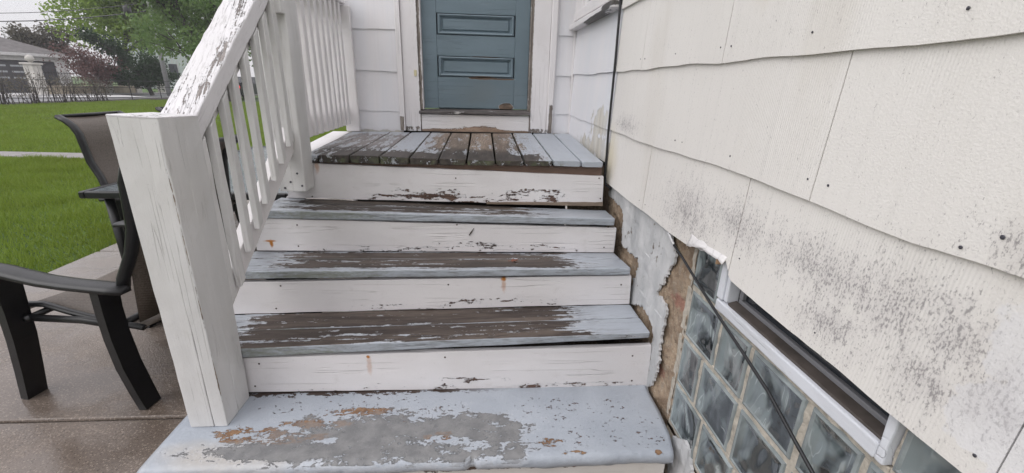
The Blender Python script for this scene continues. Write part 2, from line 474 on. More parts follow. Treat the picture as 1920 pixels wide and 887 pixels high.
def shingle_mat(name, base, base2, white=False):
    M = Mat(name)
    u = M.y if name != 'door_wall_shingle_paint' else M.x
    su = (lambda k: (2, k, 2.5)) if u is M.y else (lambda k: (k, 2, 2.5))
    comb = M.noise(*su(95), detail=2, rough=.4, dist=.25, rand=11)
    warp = M.noise(*su(7), detail=2, off=3, rand=6)
    comb2 = ((u * 1150 + warp * 11 + M.z * 6).sin() * .5 + .5)
    patch = M.noise(*su(5), detail=3, off=9, rand=8).step(.42, .62)
    c = M.mix(M.noise(2.2, detail=5).step(.3, .7), base, base2)
    c = M.mix(comb.step(.5, .8) * .22, c, tuple(v * .82 for v in base[:3]) + (1,))
    c = M.mix(M.noise(260, detail=3).step(.58, .8) * .25, c, tuple(v * .8 for v in base[:3]) + (1,))
    h = comb * .36 + comb2 * patch * .2 + M.noise(300, detail=2) * .35
    if not white:
        # mildew specks gathered in patches on the bottom course
        reg = M.blob(M.y, M.z, [(1.13, .86, .30, .15), (.50, .90, .13, .12), (.42, .90, .09, .10), (.60, .82, .14, .08), (.44, .83, .08, .10), (.36, .86, .10, .1), (.9, .90, .2, .1), (.62, .90, .36, .09), (1.75, 1.05, .2, .06), (.38, 1.03, .1, .05)]).max(0)
        sp = M.noise(200, 270, 150, detail=6, rough=.75, off=1)
        sp2 = M.noise(36, 52, 26, detail=4, rough=.65, off=7)
        k = (sp * .84 + sp2 * .16 + reg * .112)
        spk = (k + comb * .07 - .035).step(.585, .66)
        haze = (reg * .7 + (sp2 - .5) * .9).step(.1, .9)
        pale = (M.blob(M.y, M.z, [(.345, .93, .045, .06), (.36, .83, .05, .05), (.32, .87, .05, .1)]) + (M.noise(26, detail=5) - .5) * 1.6).step(-.02, .12)
        c = M.mix(pale * .75, c, (.73, .725, .74, 1))
        c = M.mix(haze * .34, c, lin(162, 156, 160))
        c = M.mix(M.noise(4, 4, 1.2, detail=5, off=17).step(.5, .75) * .25, c, lin(188, 180, 166))
        c = M.mix(spk * .58 * (1 - pale * .5), c, lin(92, 87, 92))
        ye = (M.blob(M.y, M.z, [(1.93, .90, .13, .2)]) + (M.noise(9, 9, 3, detail=4) - .5) * .9).step(0, .9)
        c = M.mix(ye * .38, c, lin(190, 172, 112))
        ru = (M.blob(M.y, M.z, [(.70, 1.38, .03, .05), (.93, 1.42, .12, .09)]) + (M.noise(20, 20, 6, detail=4) - .5)).step(0, 1)
        c = M.mix(ru * .3, c, lin(196, 172, 130))
    else:
        pe = M.blob(M.y, M.z, [(2.15, 1.02, .17, .075), (2.12, .91, .26, .075), (2.35, .90, .22, .04)]).min(.5)
        n = M.noise(14, 20, 9, detail=7, rough=.66, off=2)
        mk = (pe.max(-.7) + (n - .5) * 3.2 - .1).step(-.02, .02) if u is M.y else ((.015 - (M.z - .895)) / .03 + (M.noise(18, 18, 18, detail=6) - .5) * 2 - .5).step(-.02, .02)
        under = M.mix(M.noise(9, 30, 5, detail=5).step(.35, .7), (.60, .565, .50, 1), (.47, .44, .39, 1))
        c = M.mix(mk, c, under)
        h = h * .5 + (1 - mk) * 1.2
        blu = M.noise(9, 9, 1.2, detail=4, off=4).step(.35, .75)
        c = M.mix(blu * .35, c, (.62, .66, .71, 1))
    M.set('Base Color', c).set('Roughness', .6)
    M.bump(h, .0016)
    return M.m
m_cream = shingle_mat('cream_shingle_paint', (.74, .715, .685, 1), (.705, .68, .65, 1))
m_wshin = shingle_mat('white_side_shingle_paint', (.735, .72, .735, 1), (.70, .70, .73, 1), True)
m_dshin = shingle_mat('door_wall_shingle_paint', (.735, .715, .725, 1), (.70, .69, .705, 1), True)
m_nail = simple('nail_head', (.05, .048, .06, 1), .6)

def stone_mat():
    M = Mat('eroded_stucco')
    n = M.noise(14, detail=7, rough=.7)
    c = M.mix(n.step(.3, .7), lin(128, 108, 90), lin(176, 156, 134))
    c = M.mix(M.noise(40, detail=5, off=3).step(.5, .75), c, lin(150, 138, 124))
    v, vc = M.voro(95)
    c = M.mix((1 - v.step(.1, .35)) * M.noise(30, off=5).step(.45, .6) * .6, c, lin(190, 178, 160))
    red = (M.blob(M.y, M.z, [(1.26, .40, .05, .035), (1.22, .27, .05, .03), (1.16, .56, .06, .03)]) + (M.noise(45, detail=5, off=2) - .5) * 1.6).step(0, .5)
    c = M.mix(red * .5, c, lin(140, 72, 66))
    low = (.20 - M.z).step(0, .08)
    c = M.mix(M.noise(60, detail=6, off=8).step(.62, .7) * .5, c, lin(74, 60, 50))
    pit = M.noise(70, detail=5, rough=.7, off=12)
    c = M.mix(pit.step(.56, .70) * .7, c, lin(82, 68, 56))
    c = M.mix((1 - pit).step(.58, .70) * .6, c, lin(205, 192, 174))
    M.set('Base Color', c).set('Roughness', .85)
    M.bump(n * .6 + M.noise(110, detail=6, rough=.7) * .8, .007)
    return M.m
m_stone = stone_mat()
m_skin = painted('foundation_white_paint', (.60, .60, .605, 1), [(.33, .28, .23, 1), (.42, .37, .31, 1), (.2, .16, .13, 1)], 'z',
                 lambda M: (M.noise(7, 7, 7, off=3, detail=2) - .5) * 1.2 - .42, 1.5, stretch=2, fs=18,
                 paint2=(.40, .41, .42, 1), strokes=.3)
m_mortar = simple('block_mortar', (.46, .42, .36, 1), .9, var=.3, sc=60, bump=(220, .003))
m_buff = simple('buff_sill_stucco', (.50, .44, .365, 1), .85, var=.25, sc=40, bump=(120, .003))

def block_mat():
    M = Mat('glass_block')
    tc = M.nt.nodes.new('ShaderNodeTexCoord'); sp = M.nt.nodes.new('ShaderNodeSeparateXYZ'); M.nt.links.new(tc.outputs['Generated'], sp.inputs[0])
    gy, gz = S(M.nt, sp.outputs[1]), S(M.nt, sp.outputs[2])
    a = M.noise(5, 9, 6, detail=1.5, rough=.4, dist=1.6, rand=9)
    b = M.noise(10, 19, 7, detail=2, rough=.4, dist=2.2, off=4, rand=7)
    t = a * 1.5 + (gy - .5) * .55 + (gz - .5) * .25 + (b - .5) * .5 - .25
    c = M.mix(t.step(.36, .72), lin(46, 52, 55), lin(120, 130, 132))  # refracted light and dark inside the block, painted into the base colour
    glint = 1 - (b - .5).abs().step(.0, .05)
    c = M.mix(glint * a.step(.52, .64) * .45, c, lin(190, 198, 198))  # thin bright highlights painted along the swirls
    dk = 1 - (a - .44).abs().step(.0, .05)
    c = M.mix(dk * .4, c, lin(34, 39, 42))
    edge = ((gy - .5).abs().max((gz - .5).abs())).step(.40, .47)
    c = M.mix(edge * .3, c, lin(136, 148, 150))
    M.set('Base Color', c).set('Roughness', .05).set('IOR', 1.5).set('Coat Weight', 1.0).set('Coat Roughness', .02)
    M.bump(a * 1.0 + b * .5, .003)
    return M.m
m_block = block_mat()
m_vinyl = painted('vent_frame_paint', (.68, .70, .75, 1), [(.34, .28, .23, 1), (.42, .37, .32, 1), (.2, .16, .14, 1)], 'y',
                  lambda M: (M.noise(8, 8, 8, off=4) - .62) * 2.0 - .12, 1.2, stretch=5, fs=16)
m_sash = simple('dark_grey_sash', (.21, .21, .225, 1), .45)
m_sill_in = simple('brown_inner_sill', (.075, .062, .055, 1), .6, var=.3, sc=30)
def glass_mat(name, col, rough=.04):
    M = Mat(name)
    M.set('Base Color', M.mix(M.noise(6, detail=4).step(.3, .7), col, tuple(v * 1.8 for v in col[:3]) + (1,))).set('Roughness', rough).set('IOR', 1.5).set('Specular IOR Level', .6)
    return M.m
m_dglass = glass_mat('dark_window_glass', (.018, .021, .026, 1))
m_cable = simple('black_cable_sheath', (.012, .012, .014, 1), .4)

def slab_mat():
    M = Mat('painted_concrete_step')
    st = M.noise(16, 34, 30, detail=6, rough=.66, dist=.4)
    fl = M.noise(80, 120, 100, detail=6, rough=.7, off=3)
    n = (st * .6 + fl * .4 - .5) * 1.5
    g = M.blob(M.x, M.y, [(-.30, 1.035, .34, .095), (-.50, 1.0, .28, .04), (-.10, 1.06, .20, .07), (-.06, 1.0, .1, .06), (.07, 1.05, .06, .05), (-.1, .985, .22, .03), (.09, .975, .035, .04)])
    isl = M.blob(M.x, M.y, [(-.10, 1.015, .14, .035), (-.46, 1.035, .05, .02), (-.04, .985, .12, .025)]).max(0)
    gf = g.min(.42) - isl * .9 + n * 2.7 + (M.noise(26, 40, 40, detail=7, rough=.72, off=14) - .5) * 1.4
    gm = gf.step(-.04, .04)
    br = M.blob(M.x, M.y, [(-.68, 1.065, .12, .035), (-.58, 1.05, .12, .03), (-.52, 1.10, .14, .022), (-.40, 1.15, .12, .02), (.21, 1.0, .04, .02), (.27, .96, .04, .01), (.52, .955, .012, .008), (-.13, 1.035, .05, .02)])
    bm = (br.max(-.8).min(.3) + n * 2.6 - .22).step(-.03, .03)
    fk = (M.blob(M.x, M.y, [(-.55, 1.2, .35, .09), (.24, 1.10, .24, .16), (-.3, 1.16, .4, .1), (.40, 1.06, .3, .2)]).max(0).min(.45) * .34 + M.noise(62, 95, 80, detail=6, rough=.66, off=6) * .8 + M.noise(14, 20, 20, detail=3, off=2) * .3 - .822).step(-.015, .015)
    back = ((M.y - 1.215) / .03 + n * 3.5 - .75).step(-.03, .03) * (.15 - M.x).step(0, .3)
    top = M.nz.step(.35, .65)
    pc = M.mix(M.noise(6, detail=5).step(.3, .7), (.375, .405, .45, 1), (.325, .355, .40, 1))
    st2 = (M.blob(M.x, M.y, [(-.70, .99, .3, .07)]) + (M.noise(12, detail=5, off=5) - .5)).step(-.1, .8)
    pc = M.mix(st2 * .5, pc, lin(178, 166, 148))
    pc = M.mix(M.noise(90, detail=4).step(.6, .75) * .3, pc, (.27, .3, .34, 1))
    gc = M.mix(M.noise(22, detail=6).step(.3, .7), (.15, .151, .155, 1), (.215, .214, .215, 1))
    gc = M.mix(M.noise(160, detail=4).step(.62, .72) * .5, gc, (.32, .32, .33, 1))
    bc = M.mix(M.noise(50, detail=5).step(.3, .7), lin(112, 84, 62), lin(146, 116, 88))
    dk = M.mix(M.noise(50, detail=5).step(.3, .7), lin(70, 52, 44), lin(112, 84, 70))
    pc = M.mix(gf.step(-.3, -.06) * .35, pc, (.56, .57, .6, 1))
    c = M.mix(gm * top, pc, gc)
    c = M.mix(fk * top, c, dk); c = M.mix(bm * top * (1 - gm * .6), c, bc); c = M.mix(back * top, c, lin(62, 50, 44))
    M.set('Base Color', c)
    lost = gm.max(bm).max(fk) * top
    M.set('Roughness', lost * .12 + .36)
    M.bump((1 - lost) * 1.0 + M.noise(80, detail=5) * .5 + M.noise(16, detail=4) * .8, .0035)
    return M.m
m_slab = slab_mat()
m_slabface = painted('step_face_paint', (.66, .635, .60, 1), [(.10, .065, .05, 1), (.17, .115, .09, 1), (.2, .19, .18, 1)], 'x',
                     lambda M: ((M.z - .118) / .03).min(.5) - (M.x - .1).max(0) * 1.1 - .1, 1.5, stretch=2.5, fs=14)

def patio_mat():
    M = Mat('wet_exposed_concrete')
    v, vc = M.voro(140)
    v2, vc2 = M.voro(340)
    base = M.mix(M.noise(3, detail=6).step(.3, .7), (.125, .097, .078, 1), (.19, .153, .128, 1))
    sep = M.nt.nodes.new('ShaderNodeSeparateColor'); M.nt.links.new(vc, sep.inputs[0])
    pick = S(M.nt, sep.outputs[0])
    c = M.mix((1 - v.step(.25, .5)) * pick.step(.3, .9) * .9, base, (.34, .28, .23, 1))
    c = M.mix((1 - v.step(.2, .45)) * (1 - pick.step(.05, .35)) * .85, c, (.035, .028, .025, 1))
    c = M.mix(M.noise(300, detail=3).step(.52, .70) * .55, c, (.30, .255, .22, 1))
    c = M.mix(M.noise(240, detail=3, off=5).step(.56, .70) * .6, c, (.05, .04, .034, 1))
    wet = M.noise(2.3, 3.0, 1, detail=4, off=3).step(.38, .62)
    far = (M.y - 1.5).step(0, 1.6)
    c = M.mix(far * .55, c, (.30, .275, .26, 1))  # sky sheen on the farther wet concrete, painted in as a paler colour
    M.set('Base Color', M.mix(wet * .35, c, (.055, .045, .04, 1)))
    M.set('Roughness', .40 - wet * .33)
    M.bump(v * .5 * (1 - wet * .85) + M.noise(500, detail=3) * .5 * (1 - wet * .85), .0022)
    return M.m
m_patio = patio_mat()
m_path = simple('path_concrete', (.21, .195, .19, 1), .6, var=.15, sc=6)
m_road = simple('wet_road_asphalt', (.16, .16, .17, 1), .35, var=.2, sc=1.5)
m_soil = simple('dark_soil', (.03, .022, .018, 1), .9, var=.4, sc=8)
def lawn_mat():
    M = Mat('lawn_ground')
    c = M.mix(M.noise(1.6, detail=6).step(.3, .7), (.05, .095, .014, 1), (.085, .15, .025, 1))
    c = M.mix(M.noise(30, detail=4).step(.45, .7), c, (.02, .045, .010, 1))
    M.set('Base Color', c).set('Roughness', .9); M.bump(M.noise(60, detail=3), .02)
    return M.m
m_lawn = lawn_mat()
def leafy(name, a, b, trans=.3, rough=.55, lo=(.5, .5, .5)):
    M = Mat(name)
    gi = M.nt.nodes.new('ShaderNodeNewGeometry')
    r = S(M.nt, gi.outputs['Random Per Island'])
    c = M.mix(r, a, b)
    c = M.mix((M.noise(.6, detail=5) - .3) * 1.8, M.mix(.6, c, tuple(v * t for v, t in zip(a[:3], lo)) + (1,)), c)
    M.set('Base Color', c).set('Roughness', rough)
    M.set('Specular IOR Level', .25)
    tr = M.nt.nodes.new('ShaderNodeBsdfTranslucent'); M.nt.links.new(c, tr.inputs[0])
    mx = M.nt.nodes.new('ShaderNodeMixShader'); mx.inputs[0].default_value = trans
    out = M.nt.nodes['Material Output']
    M.nt.links.new(M.b.outputs[0], mx.inputs[1]); M.nt.links.new(tr.outputs[0], mx.inputs[2]); M.nt.links.new(mx.outputs[0], out.inputs[0])
    return M.m
m_grass = leafy('grass_blades', (.15, .245, .03, 1), (.28, .39, .07, 1), .4, lo=(.9, .62, .7))
m_leaf_bright = leafy('bright_green_leaves', (.24, .36, .05, 1), (.38, .52, .10, 1), .55)
m_leaf_green = leafy('fresh_green_leaves', (.15, .25, .08, 1), (.25, .36, .12, 1), .5)
m_leaf_dark = leafy('dark_evergreen_leaves', (.035, .07, .032, 1), (.06, .105, .045, 1))
m_leaf_red = leafy('dark_red_leaves', (.15, .085, .08, 1), (.24, .14, .13, 1), .4)
m_leaf_olive = leafy('olive_brown_leaves', (.15, .135, .105, 1), (.22, .20, .155, 1), .4)
m_bark = simple('grey_brown_bark', (.065, .055, .05, 1), .9, var=.35, sc=6)
m_black = simple('black_aluminium', (.008, .008, .009, 1), .38, var=.3, sc=20, bump=(300, .0006))
def sling_mat():
    M = Mat('taupe_sling_mesh')
    a = ((M.x * 900).sin() * .5 + .5) * .4 + ((M.z * 900 + M.y * 500).sin() * .5 + .5) * .6
    c = M.mix(M.noise(160, 160, 160, detail=3).step(.3, .7), (.066, .051, .039, 1), (.115, .092, .074, 1))
    M.set('Base Color', c).set('Roughness', .5); M.bump(a, .0008)
    return M.m
m_sling = sling_mat()
def tableglass():
    M = Mat('rippled_table_glass')
    M.set('Base Color', M.mix(M.noise(30, detail=4).step(.3, .7), (.075, .09, .098, 1), (.14, .165, .175, 1))).set('Roughness', .12)
    M.bump(M.noise(55, detail=3), .004)
    return M.m
m_tglass = tableglass()
m_clay = simple('red_clay', (.25, .07, .05, 1), .7)

# ------------------------------------------------------------------ ground
def sheet(name, pts, z, mat):
    m = bpy.data.meshes.new(name); m.from_pydata([(x, y, z) for x, y in pts], [], [tuple(range(len(pts)))]); m.update()
    if m.polygons[0].normal.z < 0: m.flip_normals()
    return tag(obj(name, m, mat), kind='structure')
sheet('ground', [(-900, -900), (900, -900), (900, 900), (-900, 900)], -.09, m_lawn)
lw = sheet('lawn', [(-19.2, -12), (-19.2, 60), (40, 60), (40, -12)], -.04, m_lawn)
m_kerb = simple('kerb_concrete', (.36, .35, .35, 1), .7)
sheet('road', [(-26.5, -60), (-26.5, 120), (-20.6, 120), (-20.6, -60)], -.066, m_road)
sheet('planting_bed', [(-20.5, -12), (-20.5, 60), (-19.3, 60), (-19.3, -12)], -.03, m_soil)
tag(MB().box(-20.62, -20.5, -40, 90, -.09, .03, .02, 'y').obj('kerb', m_kerb), kind='structure')
tag(MB().box(-26.62, -26.5, -40, 90, -.09, .06, .02, 'y').obj('kerb', m_kerb), kind='structure')
PX0 = -2.74
for (x0, x1, y0, y1) in ((PX0, .6, -1.2, 1.349), (PX0, .6, 1.359, 3.05), (PX0, .9, 3.06, 4.75)):
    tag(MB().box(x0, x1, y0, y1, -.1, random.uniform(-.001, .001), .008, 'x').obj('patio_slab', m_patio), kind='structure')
tag(MB().box(PX0 + .01, .6, 1.345, 1.363, -.1, -.012, .001).obj('joint_filler', m_soil), kind='structure')
for i in range(9):
    x0 = -18.9 + i * 1.95
    a = .055
    P = lambda x: 7.62 - (x + 8) * a * .6 - .25
    tag(MB().beam([(x0, P(x0) - .23, -.1), (x0, P(x0) + .23, -.1), (x0, P(x0) + .23, -.012), (x0, P(x0) - .23, -.012)],
                  [(x0 + 1.93, P(x0 + 1.93) - .23, -.1), (x0 + 1.93, P(x0 + 1.93) + .23, -.1), (x0 + 1.93, P(x0 + 1.93) + .23, -.012), (x0 + 1.93, P(x0 + 1.93) - .23, -.012)], 1, .01).obj('path_slab', m_path), kind='structure')

def blades(n, xr, yr, hr, w, keep):
    x = RNG.uniform(*xr, n); y = RNG.uniform(*yr, n)
    k = keep(x, y); x, y = x[k], y[k]; n = len(x)
    h = RNG.uniform(*hr, n) * (.75 + .55 * (np.sin(x * 5.1 + 1.3 * np.sin(y * 3.7)) * np.sin(y * 4.3 + x * 1.1) > .1) * RNG.uniform(.3, 1, n)); a = RNG.uniform(0, 2 * np.pi, n); l = RNG.uniform(.1, .9, n) * h; b = RNG.uniform(0, 2 * np.pi, n)
    z = np.full(n, -.042)
    p = np.stack([np.stack([x - np.cos(a) * w, y - np.sin(a) * w, z], 1), np.stack([x + np.cos(a) * w, y + np.sin(a) * w, z], 1),
                  np.stack([x + np.cos(b) * l, y + np.sin(b) * l, z + h], 1)], 1)
    return p.reshape(-1, 3)
def keep(x, y):
    pathc = 7.62 - (x + 8) * .033 - .25
    ok = (np.abs(y - pathc) > .27) & ~((x > PX0 + .012 * np.sin(y * 23) * np.sin(y * 7.7) - .004) & (y < 4.77)) & (x > -19.25)
    az = x / np.maximum(y, .01)
    return ok & (az > -2.6) & (az < -.2)
gp = np.concatenate([blades(140000, (-7.5, -.9), (1.4, 7.2), (.04, .09), .004, keep),
                     blades(120000, (-14, -1.5), (6, 13), (.05, .09), .007, keep),
                     blades(110000, (-19.3, -3), (11, 27), (.05, .1), .014, keep)])
gm = bpy.data.meshes.new('grass')
nb = len(gp)
gm.vertices.add(nb); gm.vertices.foreach_set('co', gp.astype(np.float32).ravel())
gm.loops.add(nb); gm.loops.foreach_set('vertex_index', np.arange(nb, dtype=np.int32))
gm.polygons.add(nb // 3); gm.polygons.foreach_set('loop_start', np.arange(0, nb, 3, dtype=np.int32))
gm.update(calc_edges=True); gm.validate()
tag(obj('grass', gm, m_grass), 'short wet green lawn grass beyond the patio', 'grass', kind='stuff')

# ------------------------------------------------------------------ house: shingled walls
house = thing('house', (.9, 2.95, 0), 'white and cream shingled house wall around the blue back door', 'house')
XS = .585
def wob(y, s): return mn.noise(Vector((y * 2.1, s * 7.3, .5))) * .007 + mn.noise(Vector((y * 6, s * 3.1, 4))) * .0045 + mn.noise(Vector((y * 60, s, 9))) * .0007
def shingle(a, b, bottom, ztop, mat, axis='y', face=XS, sgn=-1, seed=0, n=None, thick=.008, lap=.03, parent=None):
    """one shingle: along `axis` from a to b, wavy lower edge bottom(t), lower edge proud, top tucked under the next course"""
    n = n or max(6, int(abs(b - a) / .016))
    V, F = [], []
    rows = 5
    zt = ztop + lap
    for i in range(n + 1):
        t = lerp(a, b, i / n); z0 = bottom(t)
        for r in range(rows):
            f = r / (rows - 1); z = lerp(z0, zt, f)
            d = face + sgn * (.0095 * (1 - (z - z0) / .275)) + (.0015 * mn.noise(Vector((t * 3, z * 3, seed))))
            V.append((d, t, z) if axis == 'y' else (t, d, z))
        for r in (0, rows - 1):
            z = z0 if r == 0 else zt
            d = face + sgn * (.0095 * (1 - (z - z0) / .275)) - sgn * thick
            V.append((d, t, z) if axis == 'y' else (t, d, z))
    k = rows + 2
    for i in range(n):
        o, p = i * k, (i + 1) * k
        for r in range(rows - 1): F.append((o + r, p + r, p + r + 1, o + r + 1))
        F.append((o, o + rows, p + rows, p)); F.append((o + rows - 1, p + rows - 1, p + rows + 1, o + rows + 1))
        F.append((o + rows, o + rows + 1, p + rows + 1, p + rows))
    for o in (0, n * k): F.append(tuple([o + r for r in range(rows)] + [o + rows + 1, o + rows]))
    return MB().add(V, F).obj('shingle', mat, parent or house)

BOT = [(-.9, .757), (.357, .757), (.4744, .7584), (.5551, .7632), (.6805, .7634), (.7911, .7662), (.875, .7700), (.8847, .7715), (.888, .784), (.894, .8005), (.9026, .8047), (.93, .8065), (.9629, .8092), (.99, .8075),
       (1.02, .803), (1.0378, .8009), (1.06, .795), (1.08, .784), (1.0957, .7745), (1.2203, .770), (1.411, .774), (1.6289, .772), (1.8946, .776), (1.96, .777)]
botC = lambda y: table(BOT, y) + mn.noise(Vector((y * 55, 3, 1))) * .0012
botB = lambda y: table([(-.9, 1.001), (.38, 1.0025), (.5, .9985), (.56, 1.001), (.70, 1.005), (.95, 1.0095), (1.2, 1.009), (1.65, 1.0063), (1.96, 1.0094)], y) + wob(y, 2)
botA = lambda y: table([(-.9, 1.249), (.5, 1.250), (.75, 1.2525), (1.0, 1.2505), (1.3, 1.254), (1.64, 1.2537), (1.66, 1.2545), (1.96, 1.2585)], y) + wob(y, 1)
def course(z): return lambda y: z + wob(y, z * 3)
NAILS = [(.535, 1.283), (.488, 1.287), (.792, 1.285), (1.052, 1.284), (1.359, 1.288), (1.099, 1.285), (1.66, 1.29), (1.616, 1.289), (1.275, 1.043), (1.227, 1.043), (.971, 1.042), (.717, 1.04), (.669, 1.039), (.413, 1.037), (.448, 1.012), (.612, .792), (.354, .787), (1.852, 1.044), (1.809, 1.047), (1.50, .80), (1.44, .80), (.86, .83)]
nb_ = MB(); nb_.lathe((0, 0, 0), [(.0035, -.001), (.0045, .001), (.003, .0022), (.0005, .0026)], 10)
nail_me = nb_.mesh('nail')
for v in nail_me.vertices: v.co = Vector((-v.co.z, v.co.x, v.co.y))
nail_me.materials.append(m_nail)
def nails_on(sh, a, b, z0, z1):
    for (y, z) in NAILS:
        if a < y <= b and z0 < z <= z1:
            o = bpy.data.objects.new('nail', nail_me); COL.objects.link(o); o.parent = sh
            f = (z - z0) / .275
            o.location = (XS - .0095 * (1 - f) - .0002, y, z); o.scale = [.5] + [random.uniform(.40, .62)] * 2
cuts = {'C': [-.9, -.23, .331, .888, 1.462, 1.957], 'B': [-.9, -.4, .15, .70, 1.957], 'A': [-.9, -.12, .44, 1.08, 1.642, 1.957]}
def row(cc, bot, ztop, z0):
    for i in range(len(cc) - 1):
        a, b = cc[i] + .0012, cc[i + 1] - .0012
        s = shingle(a, b, (lambda q: lambda y: bot(y) + q)(random.uniform(-.0015, .0015)), ztop, m_cream, seed=i + z0 * 9)
        nails_on(s, a, b, z0, ztop)
row(cuts['C'], botC, 1.004, .765)
row(cuts['B'], botB, 1.252, 1.006)
row(cuts['A'], botA, 1.495, 1.252)
z = 1.497; k = 0
while z < 2.9:
    cc = [-.9, -.3 + .28 * (k % 2), .25 + .28 * (k % 2), .8 + .28 * (k % 2), 1.35 + .28 * (k % 2), 1.957]
    row(cc, course(z), z + .245, z); z += .245; k += 1
# the white painted stretch by the door (a window stands above)
YW = 2.915
for (z0, zt, f) in ((.86, 1.016, lambda y: .86), (1.0, 1.262, lambda y: lerp(1.0075, 1.019, (y - 1.96) / .96) + wob(y, 7)), (1.25, 1.50, lambda y: lerp(1.257, 1.268, (y - 1.96) / .96) + wob(y, 8))):
    shingle(1.9595, YW, f, zt, m_wshin, seed=z0)
# door wall, left and right of the casing
for (x0, x1) in ((-.86, -.512), (.452, .5765)):
    for i, (z0, zt) in enumerate(((.80, 1.02), (1.02, 1.256), (1.256, 1.495), (1.495, 1.74), (1.74, 1.985), (1.985, 2.23), (2.23, 2.475), (2.475, 2.72), (2.72, 2.95))):
        zz = z0 if i else .87
        shingle(x0, x1, (lambda q, s: lambda x: q + wob(x * 1.7 + s, s))(zz, i + x0), zt, m_dshin, 'x', 2.92, -1, seed=i + x0, lap=.03)
m_sheath = simple('dark_sheathing', (.03, .028, .026, 1), .9)
wl = MB()
wl.box(.597, .75, -.9, 1.0, .83, 3.0, .002, 'y'); wl.box(.597, .75, 1.002, 2.09, .83, 3.0, .002, 'y'); wl.box(.597, .75, 2.092, 2.70, .83, 1.56, .002, 'y'); wl.box(.597, .75, 2.702, 2.94, .83, 3.0, .002, 'y'); wl.box(.597, .75, 2.093, 2.699, 2.5, 3.0, .002, 'y')
wl.box(-.86, -.40, 2.932, 3.1, -.05, 3.0); wl.box(.32, .594, 2.932, 3.1, -.05, 3.0); wl.box(-.398, .318, 2.96, 3.1, -.05, .89)
wl.obj('wall_sheathing', m_sheath, house)
# window in the white stretch
wo = MB().box(.562, .60, 1.985, 2.10, 1.575, 2.6, .003, 'z').obj('window', m_white, house)
MB().box(.562, .60, 2.69, 2.86, 1.575, 2.6, .003, 'z').obj('window_casing', m_white, wo)
sb = MB(); sb.beam([(.535, 1.972, 1.508), (.535, 1.972, 1.535), (.60, 1.972, 1.547), (.60, 1.972, 1.508)], [(.535, 2.90, 1.522), (.535, 2.90, 1.552), (.60, 2.90, 1.565), (.60, 2.90, 1.522)], 8, .004, .0008)
m_sillp = painted('window_sill_paint', WHITE, GREYW, 'y', lambda M: M.blob(M.y, M.z, [(2.05, 1.525, .12, .02), (2.3, 1.515, .4, .008)]).min(.5) - .22, 1.1)
sb.obj('sill', m_sillp, wo)
MB().beam([(.552, 2.0, 1.548), (.552, 2.0, 1.60), (.59, 2.0, 1.60), (.59, 2.0, 1.548)], [(.552, 2.86, 1.566), (.552, 2.86, 1.612), (.59, 2.86, 1.612), (.59, 2.86, 1.566)], 3, .003).obj('stool_board', m_white, wo)
fr = MB(); fr.box(.578, .60, 2.102, 2.14, 1.613, 2.49, .003, 'z'); fr.box(.578, .60, 2.65, 2.688, 1.613, 2.49, .003, 'z'); fr.box(.578, .60, 2.141, 2.649, 1.613, 1.635, .003, 'y')
fr.obj('sash', m_white, wo)
MB().box(.592, .596, 2.141, 2.649, 1.636, 2.49, .0005, 'y').obj('pane', m_dglass, wo)
# inside corner bead
MB().box(.568, .584, 2.898, 2.914, .90, 2.95, .004, 'z').obj('corner_bead', m_white, house)
# door surround
c1 = MB(); c1.box(-.492, -.392, 2.896, 2.93, .898, 2.95, .003, 'z', 14, .0006); c1.obj('door_casing', m_casing, house)
c1 = MB(); c1.box(-.526, -.494, 2.886, 2.93, .899, 2.95, .006, 'z', 10, .0006); c1.box(-.508, -.4935, 2.881, 2.885, .9, 2.95, .002, 'z'); c1.obj('casing_moulding', m_casing, house)
c1 = MB(); c1.box(.306, .420, 2.896, 2.93, .900, 2.95, .003, 'z', 14, .0006); c1.obj('door_casing', m_casing, house)
c1 = MB(); c1.box(.4215, .460, 2.884, 2.93, .899, 2.95, .006, 'z', 10, .0006); c1.obj('casing_moulding', m_casing, house)
MB().box(-.391, -.374, 2.90, 2.958, 1.032, 2.95, .003, 'z', 6, .0005).obj('door_stop', m_casing, house)
MB().box(.295, .305, 2.90, 2.958, 1.036, 2.95, .003, 'z', 6, .0005).obj('door_stop', m_casing, house)
MB().box(-.391, .3055, 2.902, 2.95, .897, 1.004, .002).obj('apron_board', m_apron, house)
MB().beam([(-.404, 2.884, 1.006), (-.404, 2.96, 1.012), (-.404, 2.96, 1.036), (-.404, 2.884, 1.023)], [(.312, 2.884, 1.008), (.312, 2.96, 1.016), (.312, 2.96, 1.044), (.312, 2.884, 1.030)], 12, .004, .0009).obj('threshold', m_thresh, house)
MB().box(-.425, -.408, 2.889, 2.8955, 1.232, 1.268, .003, 'z').obj('strike_plate', simple('yellowed_plate', (.62, .56, .36, 1), .5), house)

# ------------------------------------------------------------------ door
door = thing('door', (-.04, 2.955, 1.04), 'blue grey panelled door with chipped paint at the foot', 'door')
YD = 2.94
zl = lambda x: 1.040 + (x + .37) * .008
MB().beam([(-.373, YD, zl(-.37)), (-.2835, YD, zl(-.283)), (-.2835, 2.985, zl(-.283)), (-.373, 2.985, zl(-.37))], [(-.373, YD, 2.9), (-.2835, YD, 2.9), (-.2835, 2.985, 2.9), (-.373, 2.985, 2.9)], 4, .0015).obj('stile', m_door, door)
MB().beam([(.2045, YD, zl(.2)), (.294, YD, zl(.29)), (.294, 2.985, zl(.29)), (.2045, 2.985, zl(.2))], [(.2045, YD, 2.9), (.294, YD, 2.9), (.294, 2.985, 2.9), (.2045, 2.985, 2.9)], 4, .0015).obj('stile', m_door, door)
PZ = [(1.236, 1.357), (1.479, 1.598), (1.72, 1.84), (1.96, 2.08), (2.2, 2.32), (2.44, 2.56)]
edges = [1.045] + [v for p in PZ for v in p] + [2.9]
